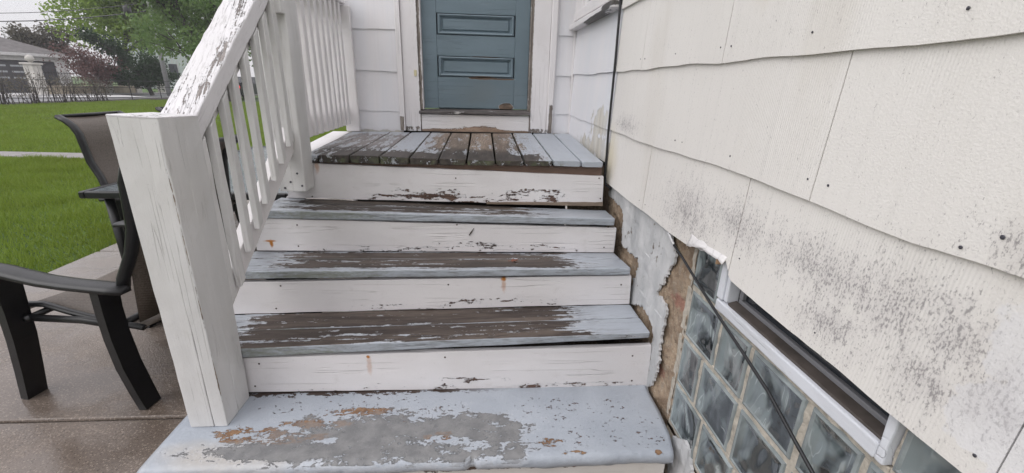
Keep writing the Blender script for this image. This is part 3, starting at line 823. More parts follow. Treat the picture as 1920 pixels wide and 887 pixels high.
for i in range(0, len(edges), 2):
    MB().box(-.2825, .2035, YD + .0006, 2.984, edges[i] + (.0005 if i else 0), edges[i + 1] - .001, .0014).obj('rail', m_door, door)
MB().box(-.2825, .2035, 2.966, 2.984, 1.0, 2.9, .001).obj('door_core', m_door, door)
for (a, b) in PZ:
    p = MB()
    x0, x1 = -.2815, .2025
    prof = [(0, YD - .003), (.006, YD - .006), (.014, YD - .002), (.02, YD + .010), (.026, YD + .013), (.034, YD + .006), (.037, YD + .005)]
    V, F = [], []
    for d, y in prof:
        V += [(x0 + .008 + d, y, a + .004 + d * .8), (x1 - .008 - d, y, a + .004 + d * .8), (x1 - .008 - d, y, b - .004 - d * .8), (x0 + .008 + d, y, b - .004 - d * .8)]
    for i in range(len(prof) - 1):
        for j in range(4): F.append((i * 4 + j, i * 4 + (j + 1) % 4, (i + 1) * 4 + (j + 1) % 4, (i + 1) * 4 + j))
    F.append(tuple((len(prof) - 1) * 4 + j for j in range(4)))
    V += [(x0, YD + .02, a), (x1, YD + .02, a), (x1, YD + .02, b), (x0, YD + .02, b)]
    q = len(prof) * 4
    for j in range(4): F.append((q + j, q + (j + 1) % 4, (j + 1) % 4, j))
    p.add(V, F).obj('raised_panel', m_door, door)
tag(door, 'blue grey panelled door with chipped paint at the foot', 'door')

# ------------------------------------------------------------------ foundation
fnd = thing('foundation_wall', (.62, 1.4, 0), 'crumbling stone foundation with peeling white paint beside the steps', 'wall')
XF = .600
V, F = [], []
ys = np.concatenate([np.arange(1.082, 1.95, .0066), np.arange(1.95, 2.93, .02)]); zs = np.arange(-.06, .862, .0066)
def relief(y, z):
    e = mn.fractal(Vector((y * 9, z * 9, 0)), 1.0, 2.0, 6) * .009 + mn.noise(Vector((y * 60, z * 60, 3))) * .004 + max(0, mn.noise(Vector((y * 34, z * 34, 8))) - .25) * .018
    return e
for y in ys:
    for zz in zs:
        edge = max(0, 1 - (y - 1.082) / .03)
        V.append((XF + .006 + relief(y, zz) + .010 * (1 - edge) * max(0, min(1, (1.27 - y) / .1)) - .002 * edge, y, zz))
nz_ = len(zs)
for i in range(len(ys) - 1):
    for j in range(nz_ - 1): F.append((i * nz_ + j, i * nz_ + j + 1, (i + 1) * nz_ + j + 1, (i + 1) * nz_ + j))
MB().add(V, F).obj('stone_face', m_stone, fnd, True)
fb = MB(); fb.box(.64, .9, 1.084, 3.1, -.06, .828, .002, 'y'); fb.box(.64, .9, -.9, .28, -.06, .828, .002, 'y'); fb.box(.64, .9, .281, 1.083, -.06, .165, .002, 'y')
fb.obj('foundation_core', m_stone, fnd)
MB().box(.602, .639, -.9, .2805, -.06, .828, .003, 'y').obj('painted_face', m_skin, fnd)
# buff stucco under the window
V, F = [], []
ys2 = np.arange(.2815, 1.0845, .01); zs2 = np.arange(-.06, .168, .01)
for y in ys2:
    for zz in zs2: V.append((.603 + relief(y, zz) * .6, y, zz))
k2 = len(zs2)
for i in range(len(ys2) - 1):
    for j in range(k2 - 1): F.append((i * k2 + j, i * k2 + j + 1, (i + 1) * k2 + j + 1, (i + 1) * k2 + j))
MB().add(V, F).obj('stucco_face', m_buff, fnd, True)

def skin(poly, x, th, mat, parent, name, jit=.004, seed=0, sub=.006):
    """a thin coat with a torn outline, standing proud of the wall"""
    pts = []
    for (a, b) in zip(poly, poly[1:] + poly[:1]):
        a, b = Vector((*a, 0)), Vector((*b, 0)); n = max(1, int((b - a).length / sub))
        for i in range(n):
            p = a.lerp(b, i / n); nn = Vector(((b - a).y, -(b - a).x, 0)).normalized()
            p += nn * (mn.noise(p * 45 + Vector((seed, 0, 0))) * jit * 1.3 + mn.noise(p * 120) * jit * .8 + mn.noise(p * 300) * jit * .4)
            pts.append(p)
    bm = bmesh.new()
    vs = [bm.verts.new((x, p.x, p.y)) for p in pts]
    es = [bm.edges.new((vs[i], vs[(i + 1) % len(vs)])) for i in range(len(vs))]
    bmesh.ops.triangle_fill(bm, use_beauty=True, edges=es)
    for _ in range(7):
        big = [e for e in bm.edges if e.calc_length() > .014 and len(e.link_faces) == 2]
        if not big: break
        bmesh.ops.subdivide_edges(bm, edges=big, cuts=1)
        bmesh.ops.triangulate(bm, faces=bm.faces)
    for v in bm.verts:
        v.co.x += mn.fractal(Vector((seed, v.co.y * 11, v.co.z * 11)), .9, 2.0, 5) * .0038 - .001
    r = bmesh.ops.extrude_face_region(bm, geom=list(bm.faces))
    for v in [g for g in r['geom'] if isinstance(g, bmesh.types.BMVert)]: v.co.x += th
    bmesh.ops.recalc_face_normals(bm, faces=bm.faces)
    m = bpy.data.meshes.new(name); bm.to_mesh(m); bm.free()
    return obj(name, m, mat, parent)
SK = [(1.939, .80), (1.229, .80), (1.229, .739), (1.221, .732), (1.192, .707), (1.205, .671), (1.231, .617), (1.263, .57), (1.281, .529), (1.212, .526), (1.197, .508), (1.197, .485), (1.197, .433), (1.204, .378), (1.194, .325), (1.192, .28), (1.21, .234), (1.224, .2), (1.263, .165), (1.251, .236), (1.253, .284), (1.256, .322), (1.263, .384), (1.302, .424), (1.387, .423), (1.46, .395), (1.506, .38), (1.513, .436), (1.49, .495), (1.472, .548), (1.496, .571), (1.592, .567), (1.676, .564), (1.688, .618), (1.696, .683), (1.739, .70), (1.853, .712), (1.938, .718)]
# sheet joints of the rusticated blocks are pressed into the coat as grooves
skin(SK, .5945, .008, m_skin, fnd, 'paint_coat', jit=.010, sub=.0035)
skin([(1.045, .103), (1.026, .164), (.963, .21), (.93, .20), (.912, .17), (.86, .12), (.87, .02), (1.008, .0)], .596, .010, m_skin, fnd, 'paint_coat', seed=4)
skin([(1.30, .2), (1.265, .2), (1.24, .17), (1.20, .13), (1.12, .10), (1.05, .11), (1.04, .06), (1.10, .05), (1.2, .08), (1.28, .14)], .586, .012, m_skin, fnd, 'paint_coat', seed=7)
gj = MB()
for zz in (.62, .47): gj.beam([(.5935, 1.22, zz - .003), (.5935, 1.22, zz + .003), (.596, 1.22, zz + .003), (.596, 1.22, zz - .003)], [(.5935, 1.47, zz - .003), (.5935, 1.47, zz + .003), (.596, 1.47, zz + .003), (.596, 1.47, zz - .003)], 8, .001, .0006)
for yy, a, b in ((1.44, .62, .76), (1.38, .47, .615)): gj.beam([(.5935, yy - .003, a), (.5935, yy + .003, a), (.596, yy + .003, a), (.596, yy - .003, a)], [(.5935, yy - .003, b), (.5935, yy + .003, b), (.596, yy + .003, b), (.596, yy - .003, b)], 5, .001, .0006)
gj.obj('block_ridge', m_skin, fnd)

# ------------------------------------------------------------------ basement window of glass blocks
bw = thing('basement_window', (.62, .68, .18), 'glass block basement window with a small white vent sash', 'window')
XB = .602
m_rim = simple('glass_block_rim', (.25, .28, .285, 1), .12, var=.35, sc=14)
def gblock(y0, y1, z0, z1):
    y0, y1, z0, z1 = y0 - .003, y1 + .003, z0 - .003, z1 + .003
    V, F = [], []
    prof = [(0, XB + .03), (0, XB + .006), (.002, XB + .001), (.007, XB - .001), (.0105, XB + .0015)]
    for d, x in prof: V += [(x, y0 + d, z0 + d), (x, y1 - d, z0 + d), (x, y1 - d, z1 - d), (x, y0 + d, z1 - d)]
    for i in range(len(prof) - 1):
        for j in range(4): F.append((i * 4 + j, i * 4 + (j + 1) % 4, (i + 1) * 4 + (j + 1) % 4, (i + 1) * 4 + j))
    nrim = len(F); o = len(V); d = .0105; n = 22; sd_ = random.uniform(0, 90)
    for a in range(n + 1):
        for b in range(n + 1):
            u, w = a / n, b / n; y = lerp(y0 + d, y1 - d, u); z = lerp(z0 + d, z1 - d, w)
            q = Vector((y * 13 + sd_, z * 9, sd_)); q += Vector((mn.noise(q * 1.7), mn.noise(q * 1.7 + Vector((7, 0, 0))), 0)) * .9
            e = min(1, min(u, 1 - u, w, 1 - w) * 9)
            V.append((XB + .0015 + e * (.004 + mn.noise(q) * .0042 + mn.noise(q * 2.6) * .0013), y, z))
    for a in range(n):
        for b in range(n): k = o + a * (n + 1) + b; F.append((k, k + n + 1, k + n + 2, k + 1))
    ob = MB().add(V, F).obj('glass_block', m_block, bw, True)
    ob.data.materials.append(m_rim)
    for p in ob.data.polygons:
        if p.index < nrim: p.material_index = 1; p.use_smooth = False
    return ob
ROWS = [(.664, .79, [(.958, 1.079), (.318, .445)]),
        (.503, .643, [(.922, 1.071), (.795, .905), (.619, .776), (.493, .597), (.318, .476)]),
        (.341, .484, [(.975, 1.073), (.796, .954), (.623, .774), (.466, .602), (.318, .448)]),
        (.186, .323, [(.922, 1.072), (.762, .902), (.60, .744), (.446, .582), (.318, .43)])]
cells = []
for z0, z1, L in ROWS:
    for a, b in L: gblock(a, b, z0, z1); cells.append((a, b, z0, z1))
# mortar: one bed per joint
def mort(y0, y1, z0, z1): 
    n = max(2, int(max(y1 - y0, z1 - z0) / .02))
    MB().box(XB + .0042, XB + .028, y0, y1, z0, z1, .0025, 'y' if (y1 - y0) > (z1 - z0) else 'z', n, .0009).obj('mortar_joint', m_mortar, bw)
for z0, z1 in ((.643, .664), (.484, .503), (.323, .341), (.166, .186)):
    if z0 == .643: mort(.9505, 1.10, z0, z1); mort(.30, .452, z0, z1); mort(.4525, .95, .643, .6585)
    else: mort(.30, 1.10, z0, z1)
for z0, z1, L in ROWS:
    L = sorted(L)
    mort(L[-1][1], 1.112, z0 + .0003, z1 - .0003); mort(.296, L[0][0], z0 + .0003, z1 - .0003)
    for (a, b), (c_, d) in zip(L, L[1:]):
        if c_ - b < .05: mort(b, c_, z0 + .0003, z1 - .0003)
mort(.945, .958, .6645, .80); mort(.445, .4535, .6645, .80)
MB().box(.64, .66, .29, 1.10, .15, .83, .002, 'y').obj('dark_backing', m_sheath, bw)
# vent sash
vf = MB()
vf.beam([(.5945, .470, .660), (.5945, .470, .688), (.63, .470, .692), (.63, .470, .660)], [(.5945, .944, .660), (.5945, .944, .688), (.63, .944, .692), (.63, .944, .660)], 10, .003, .0006)
vo = vf.obj('vent_frame', m_vinyl, bw)
MB().box(.5935, .63, .921, .9435, .6925, .82, .003, 'z', 3, .0005).obj('frame_stile', m_vinyl, vo)
MB().box(.5935, .63, .455, .4695, .661, .82, .003, 'z', 5, .0006).obj('frame_stile', m_vinyl, vo)
MB().box(.598, .63, .906, .9195, .6935, .82, .003, 'z').obj('frame_bead', m_vinyl, vo)
MB().beam([(.603, .471, .688), (.603, .471, .694), (.624, .471, .700), (.624, .471, .688)], [(.603, .905, .688), (.603, .905, .694), (.624, .905, .700), (.624, .905, .688)], 1, .001).obj('inner_sill', m_sill_in, vo)
MB().box(.6245, .6365, .475, .900, .690, .7085, .002, 'y').obj('sash_rail', m_sash, vo)
MB().box(.6245, .6365, .886, .900, .709, .82, .002, 'z').obj('sash_stile', m_sash, vo)
MB().box(.633, .636, .475, .8855, .709, .825, .0004, 'y').obj('pane', m_dglass, vo)
# torn paint and splintered wood above the first block
sp = MB(); sp.beam([(.588, .905, .797), (.588, .905, .812), (.60, .905, .83), (.60, .905, .797)], [(.588, 1.07, .780), (.588, 1.07, .812), (.60, 1.07, .83), (.60, 1.07, .780)], 7, .002, .0028)
sp.obj('splintered_board', painted('splintered_paint', WHITE, TANW, 'y', lambda M: M.box(M.y, .955, .04, .04).min(.5) - .1, 1.5), bw)

V, F = [], []
for i in range(19):
    y = lerp(1.085, .905, i / 18); zt = .815; zb = table([(.905, .795), (.93, .80), (.96, .797), (.99, .799), (1.02, .795), (1.05, .786), (1.085, .776)], y) + mn.noise(Vector((y * 70, 0, 0))) * .005
    for j in range(4):
        f = j / 3; V.append((.5745 + .004 * (1 - f) - .006 * f * f + mn.noise(Vector((y * 30, f, 0))) * .0015, y, lerp(zt, zb, f)))
for i in range(18):
    for j in range(3): a = i * 4 + j; F.append((a, a + 4, a + 5, a + 1))
fl_ = MB().add(V, F).obj('torn_flap', m_apron, bw, True); fl_.modifiers.new('thickness', 'SOLIDIFY').thickness = .002
sw_ = MB(); sw_.beam([(.583, .935, .786), (.583, .935, .80), (.592, .935, .81), (.592, .935, .786)], [(.583, .958, .776), (.583, .958, .80), (.592, .958, .81), (.592, .958, .776)], 3, .001, .0015)
sw_.obj('wood_splinter', simple('raw_splinter', (.34, .21, .12, 1), .7, var=.4, sc=40), bw)

# ------------------------------------------------------------------ cable
cb = MB()
pts = [(.572, 1.988, 2.9), (.571, 1.992, 2.2), (.570, 1.978, 1.6), (.569, 1.962, 1.5), (.569, 1.955, 1.3), (.569, 1.957, 1.1), (.569, 1.958, 1.0), (.570, 1.952, .90), (.569, 1.945, .80), (.573, 1.925, .765), (.585, 1.89, .757)]
cb.tube(pts, .0052, 8)
tag(cb.obj('cable', m_cable, None, True), 'black cable running down the wall between the white and cream shingles', 'cable')
cw = thing('cable', (.57, .5, .3), 'black cable stretched slantwise across the glass block window', 'cable')
pts = [(.592, 1.27, .785), (.585, 1.245, .772), (.577, 1.224, .764), (.572, 1.19, .757), (.570, 1.165, .750)]
MB().tube(pts, .0034, 8).obj('painted_length', m_skin, cw, True)
pts = [(.570, 1.164, .7497), (.570, 1.105, .735), (.570, 1.041, .716), (.570, .96, .694), (.570, .874, .671), (.570, .77, .645), (.570, .672, .619), (.570, .60, .592), (.570, .53, .566), (.57, .40, .51), (.572, .2, .42), (.575, -.1, .30), (.575, -.4, .2), (.575, -.8, .12)]
MB().tube([(p[0], p[1], p[2] + mn.noise(Vector((p[1] * 5, 0, 0))) * .003) for p in pts], .0038, 8).obj('sheath', m_cable, cw, True)

# ------------------------------------------------------------------ concrete step
step = thing('concrete_step', (-.17, 1.1, 0), 'painted concrete bottom step worn to bare grey in the middle', 'step')
V, F = [], []
nx, ny = 130, 26
fy = lambda x: .946 + mn.noise(Vector((x * 8, 0, 0))) * .004 + (.012 if abs(x + .028) < .008 else 0)
rx = lambda y: table([(.93, .560), (.985, .572), (1.016, .580), (1.12, .588), (1.2, .587), (1.27, .592)], y)
lx = lambda y: table([(.93, -.930), (1.27, -.930)], y)
prof = [(.135, .012), (.140, .003), (.150, -.002), (.162, -.003), (.172, .001), (.178, .008), (.180, .018)]
cols = len(prof) + ny
for i in range(nx + 1):
    t = i / nx
    for j in range(cols):
        if j < len(prof):
            zq, dy = prof[j]; xq = lerp(-.93, .565, t); y = fy(xq) + dy
        else:
            f = (j - len(prof) + 1) / ny; y = lerp(fy(lerp(-.93, .565, t)) + .018, 1.30, f); zq = .180
        xx = lerp(lx(y), rx(y), t)
        if i == 0: zq -= .006 if zq > .15 else 0
        w = mn.noise(Vector((xx * 14, y * 14, 2))) * .0012 + mn.noise(Vector((xx * 50, y * 50, 5))) * .0005
        rough = .003 * mn.noise(Vector((xx * 35, zq * 90, 1))) if j < 6 else 0
        V.append((xx, y + rough, zq + w))
for i in range(nx):
    for j in range(cols - 1):
        a = i * cols + j; F.append((a, a + cols, a + cols + 1, a + 1))
for i, (p, q) in enumerate(((0, 1), (nx, nx - 1))):
    o = len(V); base = p * cols
    for j in range(cols): V.append((V[base + j][0], V[base + j][1] , .135))
    for j in range(cols - 1): F.append((base + j, base + j + 1, o + j + 1, o + j))
o1, o2 = len(V) - 2 * cols, len(V) - cols
MB().add(V, F).obj('step_top', m_slab, step, True)
V, F = [], []
for i in range(81):
    x = lerp(-.915, .552, i / 80)
    for j in range(9):
        zz = lerp(-.06, .138, j / 8); V.append((x, .964 + mn.noise(Vector((x * 12, zz * 12, 6))) * .003, zz))
for i in range(80):
    for j in range(8): a = i * 9 + j; F.append((a, a + 9, a + 10, a + 1))
MB().add(V, F).obj('step_face', m_slabface, step, True)
MB().box(-.915, .55, .972, 1.29, -.06, .136, .003).obj('step_core', m_mortar, step)

# ------------------------------------------------------------------ wooden steps and deck
steps = thing('wooden_steps', (-.15, 1.5, .18), 'worn wooden porch steps with peeling grey treads and white risers', 'steps')
def tread(fl, fr, bl, br, th, mat, split):
    """two boards; corners (x, y, z) of the top: front left/right, back left/right"""
    fl, fr, bl, br = map(Vector, (fl, fr, bl, br)); d = Vector((0, 0, -1))
    def brd(a, b, c_, e, t0, t1):
        n = 16
        MB().beam([a + d * t0, c_ + d * .034, c_, a], [b + d * t1, e + d * .034, e, b], n, .004, .0007).obj('tread_board', mat, steps)
    ml, mr = fl.lerp(bl, split), fr.lerp(br, split)
    g = Vector((0, .0016, 0))
    brd(fl, fr, ml - g, mr - g, th[0], th[1]); brd(ml + g, mr + g + Vector((0, 0, -.001)), bl, br, .034, .034)
tread((-.93, 1.24, .3615), (.5725, 1.24, .4035), (-.94, 1.475, .3565), (.5818, 1.475, .3850), (.038, .022), m_t3, .50)
tread((-.91, 1.465, .5360), (.5635, 1.465, .5440), (-.915, 1.685, .5292), (.566, 1.685, .5205), (.032, .027), m_t2, .60)
tread((-.872, 1.67, .7055), (.549, 1.67, .6786), (-.872, 1.88, .7035), (.5704, 1.88, .6545), (.033, .030), m_t1, .55)
def riser(a, b, c_, e, mat, th=.02, n=18):
    """corners of the face: top left, bottom left, top right, bottom right"""
    a, b, c_, e = map(Vector, (a, b, c_, e)); q = Vector((0, th, 0))
    return MB().beam([b, b + q, a + q, a], [e, e + q, c_ + q, c_], n, .002, .0006).obj('riser_board', mat, steps)
riser((-.93, 1.25, .318), (-.93, 1.25, .187), (.5897, 1.25, .3451), (.5953, 1.25, .1735), m_rA)
riser((-.93, 1.475, .487), (-.93, 1.475, .3575), (.5735, 1.475, .5088), (.5797, 1.475, .3865), m_rB)
riser((-.905, 1.68, .670), (-.905, 1.68, .5325), (.5631, 1.68, .6336), (.5631, 1.68, .5240), m_rC)
riser((-.80, 1.87, .8590), (-.84, 1.87, .704), (.5420, 1.87, .8150), (.5491, 1.87, .6790), m_rD)
MB().beam([(.02, 1.8665, .684), (.02, 1.869, .684), (.02, 1.869, .694), (.02, 1.8665, .692)], [(.549, 1.8665, .679), (.549, 1.869, .679), (.549, 1.869, .697), (.549, 1.8665, .698)], 12, .001, .0008).obj('bare_strip', m_rot, steps)
for x0 in (-.80, -.15, .50):
    for (y0, z1) in ((1.275, .325), (1.50, .485), (1.705, .625)):
        MB().box(x0, x0 + .038, y0, y0 + .17, .14, z1, .002, 'y').obj('stringer', m_dark_wood, steps)
nr = MB().lathe((0, 0, 0), [(.0030, 0), (.0034, .0008), (.002, .0014)], 8).mesh('screw')
nr.materials.append(simple('rusty_nail', (.06, .04, .032, 1), .7))
def nail_at(par, x, y, z, up):
    o = bpy.data.objects.new('nail', nr); COL.objects.link(o); o.parent = par
    o.location = Vector((x, y, z)) - steps.location * 0
    if not up: o.rotation_euler = (R(90), 0, 0)
ris = [c for c in steps.children if c.name.startswith('riser')]
for rb, (yy, zl_, zh_) in zip(ris, ((1.2497, .21, .305), (1.4747, .385, .475), (1.6797, .55, .64), (1.8697, .71, .80))):
    for xx in (-.74, -.1, .545):
        for zz in (zl_, zh_): nail_at(rb, xx + random.uniform(-.03, .01), yy, zz + random.uniform(-.01, .01), False)
deck = thing('porch_deck', (-.12, 2.4, .85), 'small porch deck of weathered grey boards before the door', 'deck')
TX = [-.7541, -.6844, -.5579, -.4323, -.3105, -.1868, -.0665, .0574, .1824, .3082, .4333, .5310]
TZ = [.8906, .8939, .8937, .8934, .8870, .8850, .8825, .8800, .8800, .8842, .8830, .8828]
BZ = [.8661, .8626, .8622, .8595, .8590, .8585, .8579, .8597, .8592, .8609, .8580, .8572]
BX = [-.8381, -.7336, -.5911, -.4649, -.3342, -.2029, -.0741, .0625, .1964, .3311, .4702, .5800]
BK = [.8879, .8882, .8893, .8883, .8908, .8899, .8889, .8915, .8940, .8966, .8992, .9010]
GW = [.004, .0035, .004, .0045, .0045, .005, .0075, .0075, .007, .006, .006, .004]
for i in range(11):
    g0, g1 = GW[i], GW[i + 1]
    dy = random.uniform(-.006, .004); dz = random.uniform(-.0012, .0012)
    xa, xb, xc, xd = TX[i] + g0 * .5, TX[i + 1] - g1 * .5, BX[i] + g0 * .7, BX[i + 1] - g1 * .7
    A = [(xa, 1.855 + dy, BZ[i]), (xb, 1.855 + dy, BZ[i + 1]), (xb, 1.855 + dy, TZ[i + 1] + dz), (xa, 1.855 + dy, TZ[i] + dz)]
    zb0, zb1 = BK[i] + dz, BK[i + 1] + dz
    B = [(xc, 2.893, zb0 - .026), (xd, 2.893, zb1 - .026), (xd, 2.893, zb1), (xc, 2.893, zb0)]
    MB().beam(A, B, 10, .005, .0006, endbev=.006).obj('deck_board', m_deck, deck)
MB().beam([(-.78, 1.885, .79), (-.78, 1.92, .79), (-.78, 1.92, .858), (-.78, 1.885, .858)], [(.535, 1.885, .77), (.535, 1.92, .77), (.535, 1.92, .854), (.535, 1.885, .854)], 6, .002).obj('rim_joist', m_bare_joist, deck)
for x0 in (-.78, -.33, .12, .50):
    MB().beam([(x0, 1.922, .72), (x0 + .035, 1.922, .72), (x0 + .035, 1.922, .853), (x0, 1.922, .853)], [(x0, 2.89, .73), (x0 + .035, 2.89, .73), (x0 + .035, 2.89, .858), (x0, 2.89, .858)], 1, .002).obj('joist', m_dark_wood, deck)
MB().beam([(-.872, 1.98, .70), (-.775, 1.98, .70), (-.775, 1.98, .872), (-.872, 1.98, .872)], [(-.955, 2.89, .70), (-.845, 2.89, .70), (-.845, 2.89, .887), (-.955, 2.89, .887)], 6, .003).obj('side_rim_board', m_white, deck)
MB().box(-.86, -.84, 2.86, 2.89, -.02, .70, .002, 'z').obj('deck_leg', m_white, deck)
MB().box(-.86, -.80, 1.90, 1.96, -.02, .70, .002, 'z').obj('deck_leg', m_white, deck)

# ------------------------------------------------------------------ railings
rail = thing('stair_railing', (-.8, 1.3, .18), 'white painted stair railing with a thick cracked newel post', 'railing')
sx = lambda y: .127 * (y - 1.24)
# newel: four laminated pieces with open seams
n_x = [(-.881, -.8125), (-.8098, -.773)]; n_y = [(1.101, 1.1640), (1.1668, 1.235)]
np_ = MB()
npost = None
tl = .006
for (x0, x1) in n_x:
    for (y0, y1) in n_y:
        t0, t1 = (.0, .007)
        mbq = MB().beam([(x0 - .0, y0, .181), (x1, y0, .181), (x1, y1, .181), (x0, y1, .181)],
                        [(x0 + .002, y0 + .0, 1.094), (x1 + .008, y0, 1.090), (x1 + .008, y1 + .018, 1.086), (x0 + .002, y1 + .018, 1.091)], 16, .0022, .0005)
        if npost is None: npost = mbq.obj('newel_post', m_post, rail)
        else: mbq.obj('post_plank', m_post, npost)
MB().beam([(-.8795, 1.1002, 1.0925), (-.7645, 1.1002, 1.0885), (-.7645, 1.2545, 1.084), (-.8795, 1.2545, 1.0895)], [(-.8795, 1.1002, 1.0975), (-.7645, 1.1002, 1.0925), (-.7645, 1.2545, 1.088), (-.8795, 1.2545, 1.0935)], 1, .0025).obj('post_cap', m_hand, npost)
def rl(y, x, z): return (x + sx(y), y, z)
zh = lambda y: 1.0756 + (y - 1.25) * .99
def handsec(y, tilt=.0):
    z0 = zh(y)
    return [rl(y + .028, -.776, z0 - .040), rl(y, -.776, z0), rl(y + .0, -.872, z0 + .036 * 0 + .003), rl(y + .028, -.872, z0 - .037)]
MB().beam(handsec(1.236), handsec(1.772), 26, .004, .0007).obj('handrail', m_hand, rail)
def subsec(y): z0 = zh(y) - .046; return [rl(y + .02, -.800, z0 - .055), rl(y, -.800, z0), rl(y, -.838, z0), rl(y + .02, -.838, z0 - .055)]
MB().beam(subsec(1.25), subsec(1.752), 10, .003, .0005).obj('sub_rail', m_post, rail)
zlr = lambda y: .506 + (y - 1.2914) * .905
def lowsec(y): z0 = zlr(y); return [rl(y, -.800, z0 + .0), rl(y, -.800, z0 + .092), rl(y, -.838, z0 + .092), rl(y, -.838, z0 + .0)]
MB().beam(lowsec(1.237), lowsec(1.755), 10, .003, .0005).obj('bottom_rail', m_white, rail)
tips = [(1.2822, .5368), (1.3337, .5726), (1.4048, .6615), (1.468, .7225), (1.5303, .794), (1.6002, .8603), (1.6585, .9112), (1.722, .965)]
wB = .030
for i, (yb, zb) in enumerate(tips):
    j = lambda s: random.gauss(0, s)
    y0 = yb - wB; zt0 = zh(y0) - .075; zt1 = zh(y0 + wB) - .075
    yo = yb - .004
    lean = j(.003)
    xa, xb = -.798 + sx(yb), -.7785 + sx(yb)
    A = [(xa, yo - wB, zb - wB * .62), (xb, yo - wB, zb - wB * .62 + j(.002)), (xb, yo, zb), (xa, yo, zb)]
    B = [(xa, yo - wB + lean, zt0), (xb, yo - wB + lean, zt0), (xb, yo + lean, zt1), (xa, yo + lean, zt1)]
    MB().beam(A, B, 6, .003, .0006).obj('baluster', m_post, rail)
# upper post
MB().beam([(-.812, 1.75, .7615), (-.710, 1.75, .7598), (-.712, 1.858, .758), (-.812, 1.858, .76)], [(-.742, 1.75, 1.72), (-.645, 1.75, 1.72), (-.648, 1.858, 1.72), (-.742, 1.858, 1.72)][:0] or [(-.800, 1.75, 1.72), (-.694, 1.75, 1.72), (-.694, 1.858, 1.72), (-.800, 1.858, 1.72)], 14, .004, .0008).obj('upper_post', m_post, rail)
MB().box(-.735, -.6985, 1.715, 1.7485, 1.405, 1.45, .003, 'z').obj('baluster_stub', m_post, rail)
scr = MB()
for (x, zz) in ((-.735, .835), (-.765, .80), (-.79, .775), (-.722, .785)):
    scr.tube([(x, 1.7485, zz), (x, 1.7515, zz)], .0042, 8)
scr.obj('screw_heads', m_nail, rail)

drail = thing('deck_railing', (-.79, 2.4, .89), 'white baluster railing along the left side of the deck', 'railing')
p4 = lambda y: -.75 - .0625 * (y - 1.86)
for i in range(10):
    y = 1.935 + i * .0955
    x = p4(y); zb = .945 - i * .0008; zt = 1.62 + i * .004
    e = .010
    A = [(x - .036, y - .036, zb), (x, y - .036, zb + .004), (x, y, zb + .004), (x - .036, y, zb)]
    B = [(x - .036, y - .036, zt), (x, y - .036, zt), (x, y, zt), (x - .036, y, zt)]
    M_ = MB().beam([(x - .036, y - .036, zb - .012), (x - .012, y - .036, zb - .012), (x - .012, y, zb - .012), (x - .036, y, zb - .012)], A, 1, .002)
    MB().beam(A, B, 5, .0035, .0008).obj('baluster', m_white, drail)
MB().beam([(p4(1.86) - .10, 1.86, 1.60), (p4(1.86) + .004, 1.86, 1.60), (p4(1.86) + .004, 1.86, 1.65), (p4(1.86) - .10, 1.86, 1.65)], [(p4(2.89) - .10, 2.892, 1.615), (p4(2.89) + .006, 2.892, 1.615), (p4(2.89) + .006, 2.892, 1.665), (p4(2.89) - .10, 2.892, 1.665)], 8, .004, .0006).obj('top_rail', m_white, drail)
MB().beam([(p4(1.86) - .078, 1.86, .965), (p4(1.86) - .038, 1.86, .965), (p4(1.86) - .038, 1.86, 1.05), (p4(1.86) - .078, 1.86, 1.05)], [(p4(2.89) - .078, 2.89, .965), (p4(2.89) - .038, 2.89, .965), (p4(2.89) - .038, 2.89, 1.05), (p4(2.89) - .078, 2.89, 1.05)], 8, .003, .0005).obj('bottom_rail', m_white, drail)
MB().beam([(p4(1.86) - .078, 1.86, 1.53), (p4(1.86) - .038, 1.86, 1.53), (p4(1.86) - .038, 1.86, 1.60), (p4(1.86) - .078, 1.86, 1.60)], [(p4(2.89) - .078, 2.89, 1.54), (p4(2.89) - .038, 2.89, 1.54), (p4(2.89) - .038, 2.89, 1.61), (p4(2.89) - .078, 2.89, 1.61)], 8, .003, .0005).obj('sub_rail', m_white, drail)
MB().box(-.862, -.780, 2.865, 2.9, .892, 1.61, .004, 'z', 8, .0006).obj('wall_post', m_white, drail)

# ------------------------------------------------------------------ small things on the steps
lf = MB()
for k in range(7):
    a = k / 7 * 6.28; r = .012 + .006 * (k % 2)
    c_ = Vector((.128, 1.56, .529)); p = c_ + Vector((math.cos(a) * r * 1.5, math.sin(a) * r, .006 + .004 * (k % 3))); q = c_ + Vector((math.cos(a + .9) * r * 1.5, math.sin(a + .9) * r, .004))
    lf.add([c_, p, q, c_ + Vector((0, 0, .003))], [(0, 1, 2), (3, 2, 1)])
tag(lf.obj('dead_leaf', simple('brown_leaf', (.17, .06, .035, 1), .7)), 'curled red brown leaf lying on the middle tread', 'leaf')
tw = MB(); tw.tube([(-.052, 1.6765, .602), (-.046, 1.676, .612), (-.040, 1.6755, .622), (-.033, 1.676, .632)], [.0022, .003, .002, .0012], 6)
tag(tw.obj('twig', m_bark), 'small dark twig stuck to the white riser under the top tread', 'twig')

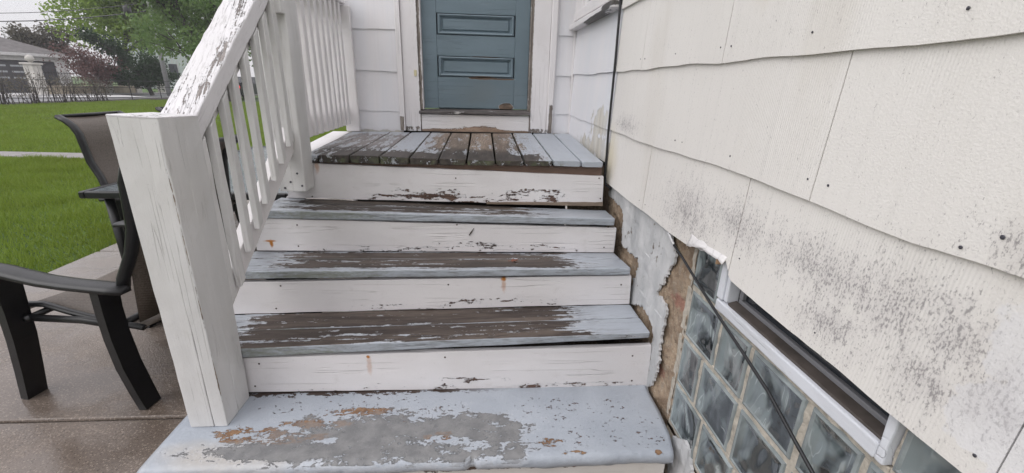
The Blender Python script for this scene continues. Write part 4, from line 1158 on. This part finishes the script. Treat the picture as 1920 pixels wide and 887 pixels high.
# ------------------------------------------------------------------ patio furniture
def make_chair(loc, rot, label):
    """local x = forward, y = sideways, z = up"""
    t = thing('patio_chair', loc, label, 'chair', 'black framed sling chairs on the patio', rot, absolute=False)
    hw = .262
    for s in (-1, 1):
        y = s * hw
        MB().tube([(-.005, y, 0), (.012, y, .07), (.035, y, .18), (.045, y, .30), (.045, y, .40), (.038, y, .490)], [(.022, .045), (.022, .048), (.022, .050), (.022, .050), (.022, .050), (.022, .053)], 4).obj('leg', m_black, t)
        MB().tube([(.485, y, 0), (.463, y, .12), (.44, y, .26), (.43, y, .38), (.425, y, .46), (.43, y, .525)], [(.022, .048), (.022, .050), (.022, .053), (.022, .053), (.022, .056), (.022, .056)], 4).obj('leg', m_black, t)
        arm = [(-.045, .487), (.0, .494), (.07, .497), (.16, .500), (.25, .507), (.33, .520), (.40, .534), (.46, .540), (.505, .536), (.53, .526)]
        V, F = [], []
        for k, (u, z) in enumerate(arm):
            w = .036 if 0 < k < len(arm) - 1 else .022
            yc = y + s * .004
            V += [(u, yc - w, z - .010), (u, yc - w * .96, z + .004), (u, yc - w * .5, z + .010), (u, yc + w * .5, z + .010), (u, yc + w * .96, z + .004), (u, yc + w, z - .010)]
        for k in range(len(arm) - 1):
            for q in range(6): F.append((k * 6 + q, k * 6 + (q + 1) % 6, k * 6 + 6 + (q + 1) % 6, k * 6 + 6 + q))
        F.append(tuple(range(5, -1, -1))); F.append(tuple((len(arm) - 1) * 6 + q for q in range(6)))
        MB().add(V, F).obj('armrest', m_black, t, True)
        by = s * (hw - .045)
        MB().tube([(-.012, by + s * .028, .47), (-.02, by + s * .02, .52), (-.055, by, .61), (-.088, by, .70), (-.098, by, .79), (-.105, by, .86), (-.125, by, .905), (-.155, by, .935), (-.19, by, .957)], [(.015, .024)] * 9, 10).obj('back_upright', m_black, t, True)
        MB().tube([(.04, by + s * .03, .33), (.2, by + s * .02, .335), (.43, by + s * .03, .335)], [(.010, .014)] * 3, 8).obj('side_bar', m_black, t, True)
        MB().tube([(-.02, by, .31), (.12, by, .325), (.26, by, .352), (.36, by, .378), (.42, by, .375), (.455, by, .345)], [(.013, .011)] * 6, 8).obj('seat_rail', m_black, t, True)
    MB().tube([(.05, -hw, .325), (.05, hw, .325)], .013, 8).obj('cross_bar', m_black, t, True)
    MB().tube([(.40, -hw, .335), (.40, hw, .335)], .012, 8).obj('cross_bar', m_black, t, True)
    def ribbon(P, name, sag):
        V, F = [], []
        n = 8; w = hw - .048
        for (u, z) in P:
            for k in range(n + 1):
                f = k / n * 2 - 1; d = sag * (1 - f * f); V.append((u - d * .6, f * w, z - d * .5))
        for i in range(len(P) - 1):
            for k in range(n): a = i * (n + 1) + k; F.append((a, a + 1, a + n + 2, a + n + 1))
        o = MB().add(V, F).obj(name, m_sling, t, True)
        md = o.modifiers.new('thickness', 'SOLIDIFY'); md.thickness = .004
    ribbon([(-.02, .312), (.06, .32), (.16, .333), (.26, .355), (.34, .376), (.40, .384), (.435, .372), (.46, .345)], 'seat', .018)
    ribbon([(-.005, .33), (-.018, .45), (-.03, .54), (-.058, .61), (-.09, .70), (-.10, .79), (-.107, .86), (-.127, .908), (-.157, .938), (-.195, .960)], 'backrest', .014)
    MB().tube([(-.195, -hw + .04, .958), (-.195, hw - .04, .958)], .010, 8).obj('top_bar', m_black, t, True)
    return t
def place(local, world, ang):
    c, s = math.cos(ang), math.sin(ang)
    return (world[0] - (c * local[0] - s * local[1]), world[1] - (s * local[0] + c * local[1]), 0)
ang1 = R(170.88)
ch1 = make_chair(place((0, .262), (-1.268, 1.428), ang1), ang1, 'nearest black sling chair beside the newel post, facing the lawn')
def copy_thing(o, loc, rot, label):
    c = o.copy(); COL.objects.link(c); c.location = loc; c.rotation_euler = (0, 0, rot); c['label'] = label
    for ch in o.children:
        d = ch.copy(); COL.objects.link(d); d.parent = c
    return c
copy_thing(ch1, (-2.226, 2.92, 0), R(0), 'tall backed sling chair behind the nearest one, its curled top before the grass')
copy_thing(ch1, (-2.33, 3.86, 0), R(4), 'black sling chair farther off, glimpsed between the stair balusters')
tb = thing('patio_table', (-1.53, 3.2, 0), 'rippled glass patio table behind the stair railing', 'table')
MB().box(-2.03, -1.03, 2.31, 4.07, .606, .616, .002).obj('glass_top', m_tglass, tb)
for (a, b, c_, d) in ((-2.06, -2.031, 2.28, 4.10), (-1.029, -1.0, 2.28, 4.10)): MB().box(a, b, c_, d, .585, .622, .006, 'y').obj('table_rim', m_black, tb)
for (c_, d) in ((2.28, 2.309), (4.071, 4.10)): MB().box(-2.03, -1.03, c_, d, .585, .622, .006, 'x').obj('table_rim', m_black, tb)
for (x, y) in ((-1.98, 2.36), (-1.08, 2.36), (-1.98, 4.0), (-1.08, 4.0)): MB().tube([(x, y, 0), (x, y, .585)], .022, 10).obj('leg', m_black, tb, True)
pot = thing('planter', (-1.66, 3.45, 0), 'red clay planter on the patio, glimpsed past the top tread', 'planter')
MB().lathe((-1.66, 3.45, 0), [(.10, 0), (.14, .2), (.15, .26)], 16).obj('pot_body', m_clay, pot, True)
MB().lathe((-1.66, 3.45, .26), [(.155, 0), (.165, .01), (.165, .05), (.14, .052), (.135, .03)], 16).obj('pot_rim', m_clay, pot, True)

# ------------------------------------------------------------------ background
def leaves_mesh(name, C, n, size, seed):
    """n leaf-sized quads scattered in clumps C = [(centre, radius, squash)]"""
    rg = np.random.default_rng(seed)
    w = np.array([c[1] ** 2 for c in C]); w = w / w.sum()
    idx = rg.choice(len(C), n, p=w)
    cen = np.array([c[0] for c in C])[idx]; rad = np.array([c[1] for c in C])[idx]; sq = np.array([c[2] for c in C])[idx]
    d = rg.normal(size=(n, 3)); d /= np.linalg.norm(d, axis=1)[:, None]
    r = rad * rg.uniform(.25, 1.08, n) ** .55
    p = cen + d * r[:, None] * np.stack([np.ones(n), np.ones(n), sq], 1)
    a = rg.normal(size=(n, 3)); a /= np.linalg.norm(a, axis=1)[:, None]
    b = np.cross(a, rg.normal(size=(n, 3))); b /= np.linalg.norm(b, axis=1)[:, None]
    s = size * rg.uniform(.6, 1.3, n)[:, None]
    q = np.stack([p - a * s, p + b * s * .55, p + a * s, p - b * s * .55], 1).reshape(-1, 3)
    m = bpy.data.meshes.new(name); N = n * 4
    m.vertices.add(N); m.vertices.foreach_set('co', q.astype(np.float32).ravel())
    m.loops.add(N); m.loops.foreach_set('vertex_index', np.arange(N, dtype=np.int32))
    m.polygons.add(n); m.polygons.foreach_set('loop_start', np.arange(0, N, 4, dtype=np.int32))
    m.update(calc_edges=True); m.validate()
    return m
def branches(base, h, r0, spread, levels, rg, lean=(0, 0), first=.3, nb=6, up=.6):
    """tapered trunk and limbs; returns MB and the tip points"""
    mb, tips = MB(), []
    def grow(p, d, L, r, lv):
        pts = [p]; n = 5
        for i in range(n):
            d = (d + Vector((rg.gauss(0, .14), rg.gauss(0, .14), rg.gauss(.04, .1)))).normalized()
            pts.append(pts[-1] + d * L / n)
        mb.tube(pts, [max(r * (1 - .72 * i / n), .012) for i in range(n + 1)], 6 if lv else 8)
        if lv >= levels: tips.extend(pts[2:]); return
        for k in range(nb if lv == 0 else 4):
            f = rg.uniform(first if lv == 0 else .25, 1); q = pts[0].lerp(pts[-1], f) if False else pts[min(n, int(f * n + .5))]
            a = rg.uniform(0, 6.28)
            dd = Vector((math.cos(a) * spread, math.sin(a) * spread, up)).normalized()
            dd = (dd + d * .4).normalized()
            grow(q, dd, L * rg.uniform(.45, .7), r * .45, lv + 1)
        tips.append(pts[-1])
    grow(Vector(base), Vector((lean[0], lean[1], 1)).normalized(), h, r0, 0)
    return mb, tips
def tree(name, base, h, r0, spread, mat, label, cat='tree', group=None, n=9000, size=.18, cl=1.0, levels=2, seed=1, squash=.8, nb=7, first=.3, extra=None, up=.6, lean=(0, 0), kinds='crown'):
    rg = random.Random(seed)
    t = thing(name, base, label, cat, group)
    mb, tips = branches(base, h, r0, spread, levels, rg, lean, first, nb, up)
    mb.obj('trunk', m_bark, t, True)
    C = [(tuple(p), cl * rg.uniform(.6, 1.25), squash) for p in tips] if n else []
    if extra: C += extra
    if n:
        o = obj(kinds, leaves_mesh(kinds, C, n, size, seed), mat, t)
        o['kind'] = 'stuff'
    return t
GRPT = None
# (azimuth slope x/y handled directly in metres)
tree('maple_tree', (-30.2, 40.2, -.05), 7.0, .28, 1.0, m_leaf_bright, 'tall bright green leafy tree rising behind the red shrub', n=52000, size=.15, cl=1.3, seed=3, nb=10, first=.45, up=.6,
     extra=[((-30.2, 40.2, 6.4), 3.5, .95), ((-31.4, 39.2, 5.2), 2.0, .95), ((-29.6, 40.6, 5.0), 2.4, .9), ((-30.2, 40.2, 9.4), 3.4, 1), ((-28.6, 41.5, 6.6), 2.2, 1)])
tree('shade_tree', (-15.2, 28.2, -.05), 5.6, .2, 1.25, m_leaf_green, 'spreading tree with dark limbs and thin new leaves behind the handrail', n=17000, size=.10, cl=.85, seed=12, nb=13, first=.22, up=.35, lean=(-.15, -.1))
tree('shade_tree', (-10.5, 33, -.05), 7, .24, 1.0, m_leaf_green, 'thin leaved tree farthest right, mostly hidden behind the railing', n=12000, size=.12, cl=1.0, seed=21, nb=9, first=.3)
tree('evergreen_tree', (-24.9, 35.9, -.05), 2.7, .15, .9, m_leaf_dark, 'dark evergreen between the red shrub and the pale building', n=12000, size=.09, cl=.5, seed=5, nb=10, first=.15, up=.2,
     extra=[((-24.9, 35.9, 1.5), 1.2, 1.1), ((-24.9, 35.9, 2.4), 1.0, 1.0), ((-24.2, 36.3, 1.2), 1.0, 1)])
tree('red_shrub', (-26.6, 32.8, -.05), 2.2, .07, 1.3, m_leaf_red, 'dark red leaved shrub beside the garage', 'shrub', n=4200, size=.075, cl=.6, seed=8, nb=10, first=.2, up=.6,
     extra=[((-26.6, 32.8, 2.1), 1.15, .65), ((-25.5, 33.6, 2.0), 1.0, .65), ((-27.6, 32.2, 2.0), 1.0, .65)])
tree('olive_tree', (-37, 41, -.05), 2.9, .16, 1.2, m_leaf_olive, 'low olive brown tree rising over the garage roof', n=17000, size=.11, cl=.8, seed=9, nb=12, first=.35,
     extra=[((-37, 41, 2.9), 1.5, .8), ((-38.8, 40.2, 2.5), 1.4, .7), ((-35.6, 42, 2.6), 1.4, .8)])
tree('bare_tree', (-50, 50, -.05), 4.6, .2, 1.1, m_leaf_olive, 'bare twiggy tree against the white sky at the far left', n=0, seed=10, nb=9, levels=3, first=.3)
_o = ['second', 'first', 'third', 'fourth', 'fifth', 'sixth', 'seventh', 'eighth', 'ninth']
ORD = [w_ + ' leafless upright shrub from the left in the row along the lawn edge' for w_ in _o]
for i, (x, y, s) in enumerate([(-19.9, 20.2, 1), (-19.8, 20.9, .9), (-19.95, 21.6, 1.1), (-19.85, 22.5, .9), (-19.9, 23.3, 1), (-19.8, 24.2, .8), (-19.9, 19.4, 1), (-19.9, 25.2, .8), (-19.85, 18.7, .9)]):
    rg = random.Random(40 + i)
    mb = MB()
    for k in range(11):
        a = rg.uniform(0, 6.28); l = rg.uniform(.15, .55)
        p = Vector((x + rg.gauss(0, .12), y + rg.gauss(0, .18), -.05)); pts = [p]
        for q in range(4):
            p = p + Vector((math.cos(a) * l * .25 + rg.gauss(0, .04), math.sin(a) * l * .25 + rg.gauss(0, .04), rg.uniform(.28, .42) * s)); pts.append(p.copy())
        mb.tube(pts, [.016, .013, .010, .007, .004], 5)
    t = thing('bare_shrub', (x, y, -.05), ORD[(0, [19.4, 18.7, 20.2, 20.9, 21.6, 22.5, 23.3, 24.2, 25.2].index(y))[1]], 'shrub', 'bare shrubs along the lawn edge')
    mb.obj('stems', m_bark, t, True)
    o = obj('leaves', leaves_mesh('leaves', [((x, y, .75 * s), .45, 1.1)], 160, .045, 60 + i), m_leaf_olive, t); o['kind'] = 'stuff'

# garage
m_gwall = simple('garage_siding', (.56, .55, .55, 1), .7)
m_groof = simple('grey_shingle_roof', (.13, .12, .12, 1), .85, var=.3, sc=3)
m_gdoor = simple('dark_garage_door', (.06, .058, .065, 1), .5)
m_lite = simple('pale_window_light', (.38, .40, .42, 1), .2)
gar = thing('garage', (-33, 34, -.05), 'white garage with a low grey hip roof and a dark door', 'garage')
gu = Vector((.58, .815, 0)).normalized(); gw = Vector((-gu.y, gu.x, 0))       # along the front, and into the depth
g0 = Vector((-29.6, 35.0, -.05))
def gp_(u, w, z): return g0 - gu * u + gw * w + Vector((0, 0, z))
def gbox(mb, u0, u1, w0, w1, z0, z1, bev=.01):
    return mb.beam([gp_(u0, w0, z0), gp_(u0, w1, z0), gp_(u0, w1, z1), gp_(u0, w0, z1)], [gp_(u1, w0, z0), gp_(u1, w1, z0), gp_(u1, w1, z1), gp_(u1, w0, z1)], 1, bev)
mb = MB(); gbox(mb, 0, .62, 0, 6, 0, 2.42); gbox(mb, .621, 4.5, .0, 6, 2.12, 2.42); gbox(mb, 4.51, 6.2, 0, 6, 0, 2.42); mb.obj('wall', m_gwall, gar)
mb = MB(); gbox(mb, .63, 4.49, .12, .2, 0, 2.1); gd = mb.obj('garage_door', m_gdoor, gar)
for r in range(3):
    for k in range(3):
        mb = MB(); gbox(mb, 1.3 + k * .85, 1.95 + k * .85, .10, .125, .95 + r * .38, 1.06 + r * .38, .004); mb.obj('door_light', m_lite, gd)
mb = MB(); gbox(mb, -.35, 6.5, -.35, -.25, 2.40, 2.58); mb.obj('fascia', m_gwall, gar)
V = [gp_(-.35, -.3, 2.56), gp_(6.5, -.3, 2.56), gp_(6.5, 6.3, 2.56), gp_(-.35, 6.3, 2.56), gp_(2.6, 3, 3.75), gp_(3.6, 3, 3.75), gp_(-.35, -.3, 2.5), gp_(6.5, -.3, 2.5), gp_(6.5, 6.3, 2.5), gp_(-.35, 6.3, 2.5)]
MB().add(V, [(0, 1, 5, 4), (1, 2, 5), (2, 3, 4, 5), (3, 0, 4), (6, 7, 8, 9), (0, 1, 7, 6), (1, 2, 8, 7), (2, 3, 9, 8), (3, 0, 6, 9)]).obj('roof', m_groof, gar)
mb = MB(); gbox(mb, -1.2, 6.0, -8.6, -.02, .02, .05, .005)
tag(mb.obj('driveway', simple('pale_driveway', (.55, .54, .54, 1), .5)), kind='structure')

# pale building, pole, wires
bl = thing('pale_building', (-38, 63, 0), 'pale green grey house seen through the tree branches', 'house')
m_bl = simple('pale_green_siding', (.52, .57, .56, 1), .7)
bu = Vector((.8, .6, 0)).normalized(); b0 = Vector((-41.5, 57, -.05)); bn = Vector((-bu.y, bu.x, 0))
bp = lambda u, w, z: b0 + bu * u + bn * w + Vector((0, 0, z))
def bbox(mb, u0, u1, w0, w1, z0, z1): return mb.beam([bp(u0, w0, z0), bp(u0, w1, z0), bp(u0, w1, z1), bp(u0, w0, z1)], [bp(u1, w0, z0), bp(u1, w1, z0), bp(u1, w1, z1), bp(u1, w0, z1)], 1, .01)
mb = MB(); bbox(mb, 0, 9, 0, 8, 0, 8.0); mb.obj('wall', m_bl, bl)
for k in range(18): mb = MB(); bbox(mb, .2 + k * .5, .26 + k * .5, -.06, -.01, .1, 7.9); mb.obj('batten', m_gwall, bl)
for k in range(3):
    for q in range(2): mb = MB(); bbox(mb, 1.32 + k * 2.5, 2.15 + k * 2.5, -.1, -.065, 1.2 + q * 3.2, 2.9 + q * 3.2); mb.obj('window', m_dglass, bl)
mb = MB(); bbox(mb, -.4, 9.4, -.4, 8.4, 8.01, 8.3); mb.obj('roof', m_groof, bl)
m_pole = simple('grey_pole', (.30, .30, .30, 1), .8)
up_ = thing('utility_pole', (-23.4, 35.5, -.05), 'grey utility pole with crossarm and transformer behind the trees', 'pole')
MB().tube([(-23.4, 35.5, -.05), (-23.4, 35.5, 4), (-23.4, 35.5, 8.8)], [.17, .15, .11], 10).obj('pole', m_pole, up_, True)
MB().box(-24.4, -22.4, 35.38, 35.5, 6.9, 7.05, .01).obj('crossarm', m_bark, up_)
MB().lathe((-24.9, 35.4, 5.2), [(.18, 0), (.24, .08), (.24, .6), (.18, .7)], 12).obj('transformer', m_black, up_, True)
MB().tube([(-23.4, 35.5, 4.0), (-22.6, 35.0, 4.3), (-21.6, 34.4, 4.25)], .03, 6).obj('lamp_arm', m_gwall, up_, True)
MB().box(-21.9, -21.2, 34.2, 34.5, 4.16, 4.26, .03).obj('lamp_head', m_gwall, up_)
for z, lab in ((5.15, 'upper thin overhead wire crossing the sky'), (4.63, 'lower thicker overhead wire crossing the sky')):
    mb = MB(); a = Vector((-23.7, 35.5, z + 1.0)); b = Vector((-52, 36.5, z + 1.4))
    pts = [a.lerp(b, i / 14) - Vector((0, 0, 1.2 * (1 - (i / 7 - 1) ** 2))) for i in range(15)]
    mb.tube(pts, .022 if z > 5 else .035, 5)
    tag(mb.obj('overhead_wire', m_cable), lab, 'wire')
# stone pillars, low wall, iron fence beyond the road
m_pil = simple('pale_stone', (.48, .46, .43, 1), .8, var=.2, sc=4)
m_tan = simple('tan_wall_stone', (.36, .31, .24, 1), .85, var=.2, sc=3)
for i, (x, y, h, ball) in enumerate([(-27.6, 30.2, 1.75, 1), (-27.6, 35.3, 1.65, 1), (-27.6, 38.1, 1.25, 0), (-27.6, 41.2, 1.2, 0), (-27.6, 44.5, 1.2, 0)]):
    lab = ['ball topped stone pillar nearest the garage', 'ball topped stone pillar behind the red shrub', 'square stone pillar at the end of the tan wall', 'square stone pillar second along the dark railings', 'square stone pillar farthest along the dark railings'][i]
    t = thing('stone_pillar', (x, y, -.05), lab, 'pillar', 'stone pillars across the road')
    MB().box(x - .28, x + .28, y - .28, y + .28, -.05, h, .02, 'z').obj('shaft', m_pil, t)
    MB().box(x - .37, x + .37, y - .37, y + .37, h + .001, h + .12, .03, 'z').obj('cap_stone', m_pil, t)
    if ball: MB().lathe((x, y, h + .12), [(.08, 0), (.1, .05), (.2, .14), (.22, .24), (.18, .36), (.08, .44), (.01, .46)], 12).obj('ball', m_pil, t, True)
t = thing('low_wall', (-27.6, 34, -.05), 'low tan stone wall across the road', 'wall')
MB().box(-27.8, -27.4, 30.6, 34.98, -.05, .55, .02, 'y').obj('wall_run', m_tan, t); MB().box(-27.8, -27.4, 35.6, 37.8, -.05, .55, .02, 'y').obj('wall_run', m_tan, t)
t = thing('iron_fence', (-27.6, 40, -.05), 'dark iron railings between the stone pillars', 'fence')
for (a, b) in ((30.6, 34.9), (35.7, 37.7), (38.5, 40.8), (41.6, 44.1)):
    for z in (.62, 1.3): MB().box(-27.62, -27.58, a, b, z, z + .04, .005, 'y').obj('rail', m_black, t)
    y = a + .1
    while y < b:
        MB().tube([(-27.6, y, .58), (-27.6, y, 1.42)], .013, 5).obj('picket', m_black, t); y += .22
# wire fence at the lawn's edge
t = thing('wire_fence', (-20.3, 24, -.05), 'thin dark wire fence behind the bare shrubs', 'fence')
for y in np.arange(18, 34, 2.4): MB().tube([(-20.3, y, -.05), (-20.3, y, 1.0)], .022, 6).obj('post', m_black, t)
for z in (.25, .62, .98): MB().tube([(-20.3, 17.6, z), (-20.3, 33, z)], .012, 5).obj('wire', m_black, t)
# grey board fence end at the left
t = thing('board_fence', (-17.0, 16.6, -.05), 'blue grey board fence end at the left edge of the lawn', 'fence')
m_bf = simple('blue_grey_boards', (.20, .22, .245, 1), .7, var=.2, sc=5)
for k in range(8): MB().box(-17.1 - k * .19, -16.925 - k * .19, 16.55 - k * .12, 16.58 - k * .12, -.05, 1.0 + .02 * (k % 2), .008, 'z').obj('board', m_bf, t)
# parked car glimpsed between the balusters
car = thing('parked_car', (-18.2, 33, -.05), 'dark parked car with a red tail light, glimpsed between the balusters', 'car')
cx, cy = -16.6, 33.0
m_car = simple('dark_car_paint', (.02, .022, .03, 1), .2)
V, F = [], []
prof = [(-2.2, .35), (-2.25, .75), (-2.1, 1.0), (-1.5, 1.05), (-1.0, 1.48), (.5, 1.5), (1.25, 1.05), (2.0, .92), (2.25, .7), (2.2, .35)]
for w, ins in ((-.85, .0), (-.80, .0), (.80, .0), (.85, 0)):
    for k, (u, z) in enumerate(prof):
        nar = .13 * (z > 1.2) * (1 if w > 0 else -1); V.append((cx + w - nar, cy + u, z - .08))
n = len(prof)
for a in range(3):
    for k in range(n): F.append((a * n + k, a * n + (k + 1) % n, (a + 1) * n + (k + 1) % n, (a + 1) * n + k))
F.append(tuple(range(n))); F.append(tuple(3 * n + k for k in range(n - 1, -1, -1)))
MB().add(V, F).obj('body', m_car, car)
for s in (-1, 1):
    for u in (-1.35, 1.35):
        MB().tube([(cx + s * .68, cy + u, .26), (cx + s * .87, cy + u, .26)], .32, 14).obj('wheel', m_cable, car, True)
    M = Mat('tail_light'); M.set('Base Color', (.5, .02, .015, 1)).set('Roughness', .2).set('Emission Color', (1, .05, .03, 1)).set('Emission Strength', 1.5)
    MB().box(cx + s * .7 - .1, cx + s * .7 + .1, cy - 2.30, cy - 2.22, .68, .86, .01).obj('tail_light', M.m, car)
MB().beam([(cx - .6, cy - 1.52, 1.02), (cx + .6, cy - 1.52, 1.02), (cx + .6, cy - 1.50, 1.0), (cx - .6, cy - 1.50, 1.0)], [(cx - .55, cy - 1.06, 1.38), (cx + .55, cy - 1.06, 1.38), (cx + .55, cy - 1.04, 1.36), (cx - .55, cy - 1.04, 1.36)], 1, .003).obj('rear_window', m_dglass, car)
for o in list(SC.objects):
    if '_abs' in o: del o['_abs']

# ------------------------------------------------------------------ wet air
hm = bpy.data.materials.new('haze_air'); hm.use_nodes = True
hn = hm.node_tree; hn.nodes.clear()
ho = hn.nodes.new('ShaderNodeOutputMaterial'); hv = hn.nodes.new('ShaderNodeVolumePrincipled')
hv.inputs['Color'].default_value = (.9, .9, .94, 1); hv.inputs['Density'].default_value = .0014
hn.links.new(hv.outputs[0], ho.inputs['Volume'])
hz = MB().add([(-120, -60, -1.2), (60, -60, -1.2), (60, 130, -1.2), (-120, 130, -1.2), (-120, -60, 20), (60, -60, 20), (60, 130, 20), (-120, 130, 20)],
              [(0, 1, 2, 3), (4, 5, 6, 7), (0, 1, 5, 4), (1, 2, 6, 5), (2, 3, 7, 6), (3, 0, 4, 7)]).obj('haze', hm)
tag(hz, 'thin wet air over the whole yard', 'haze', kind='stuff')
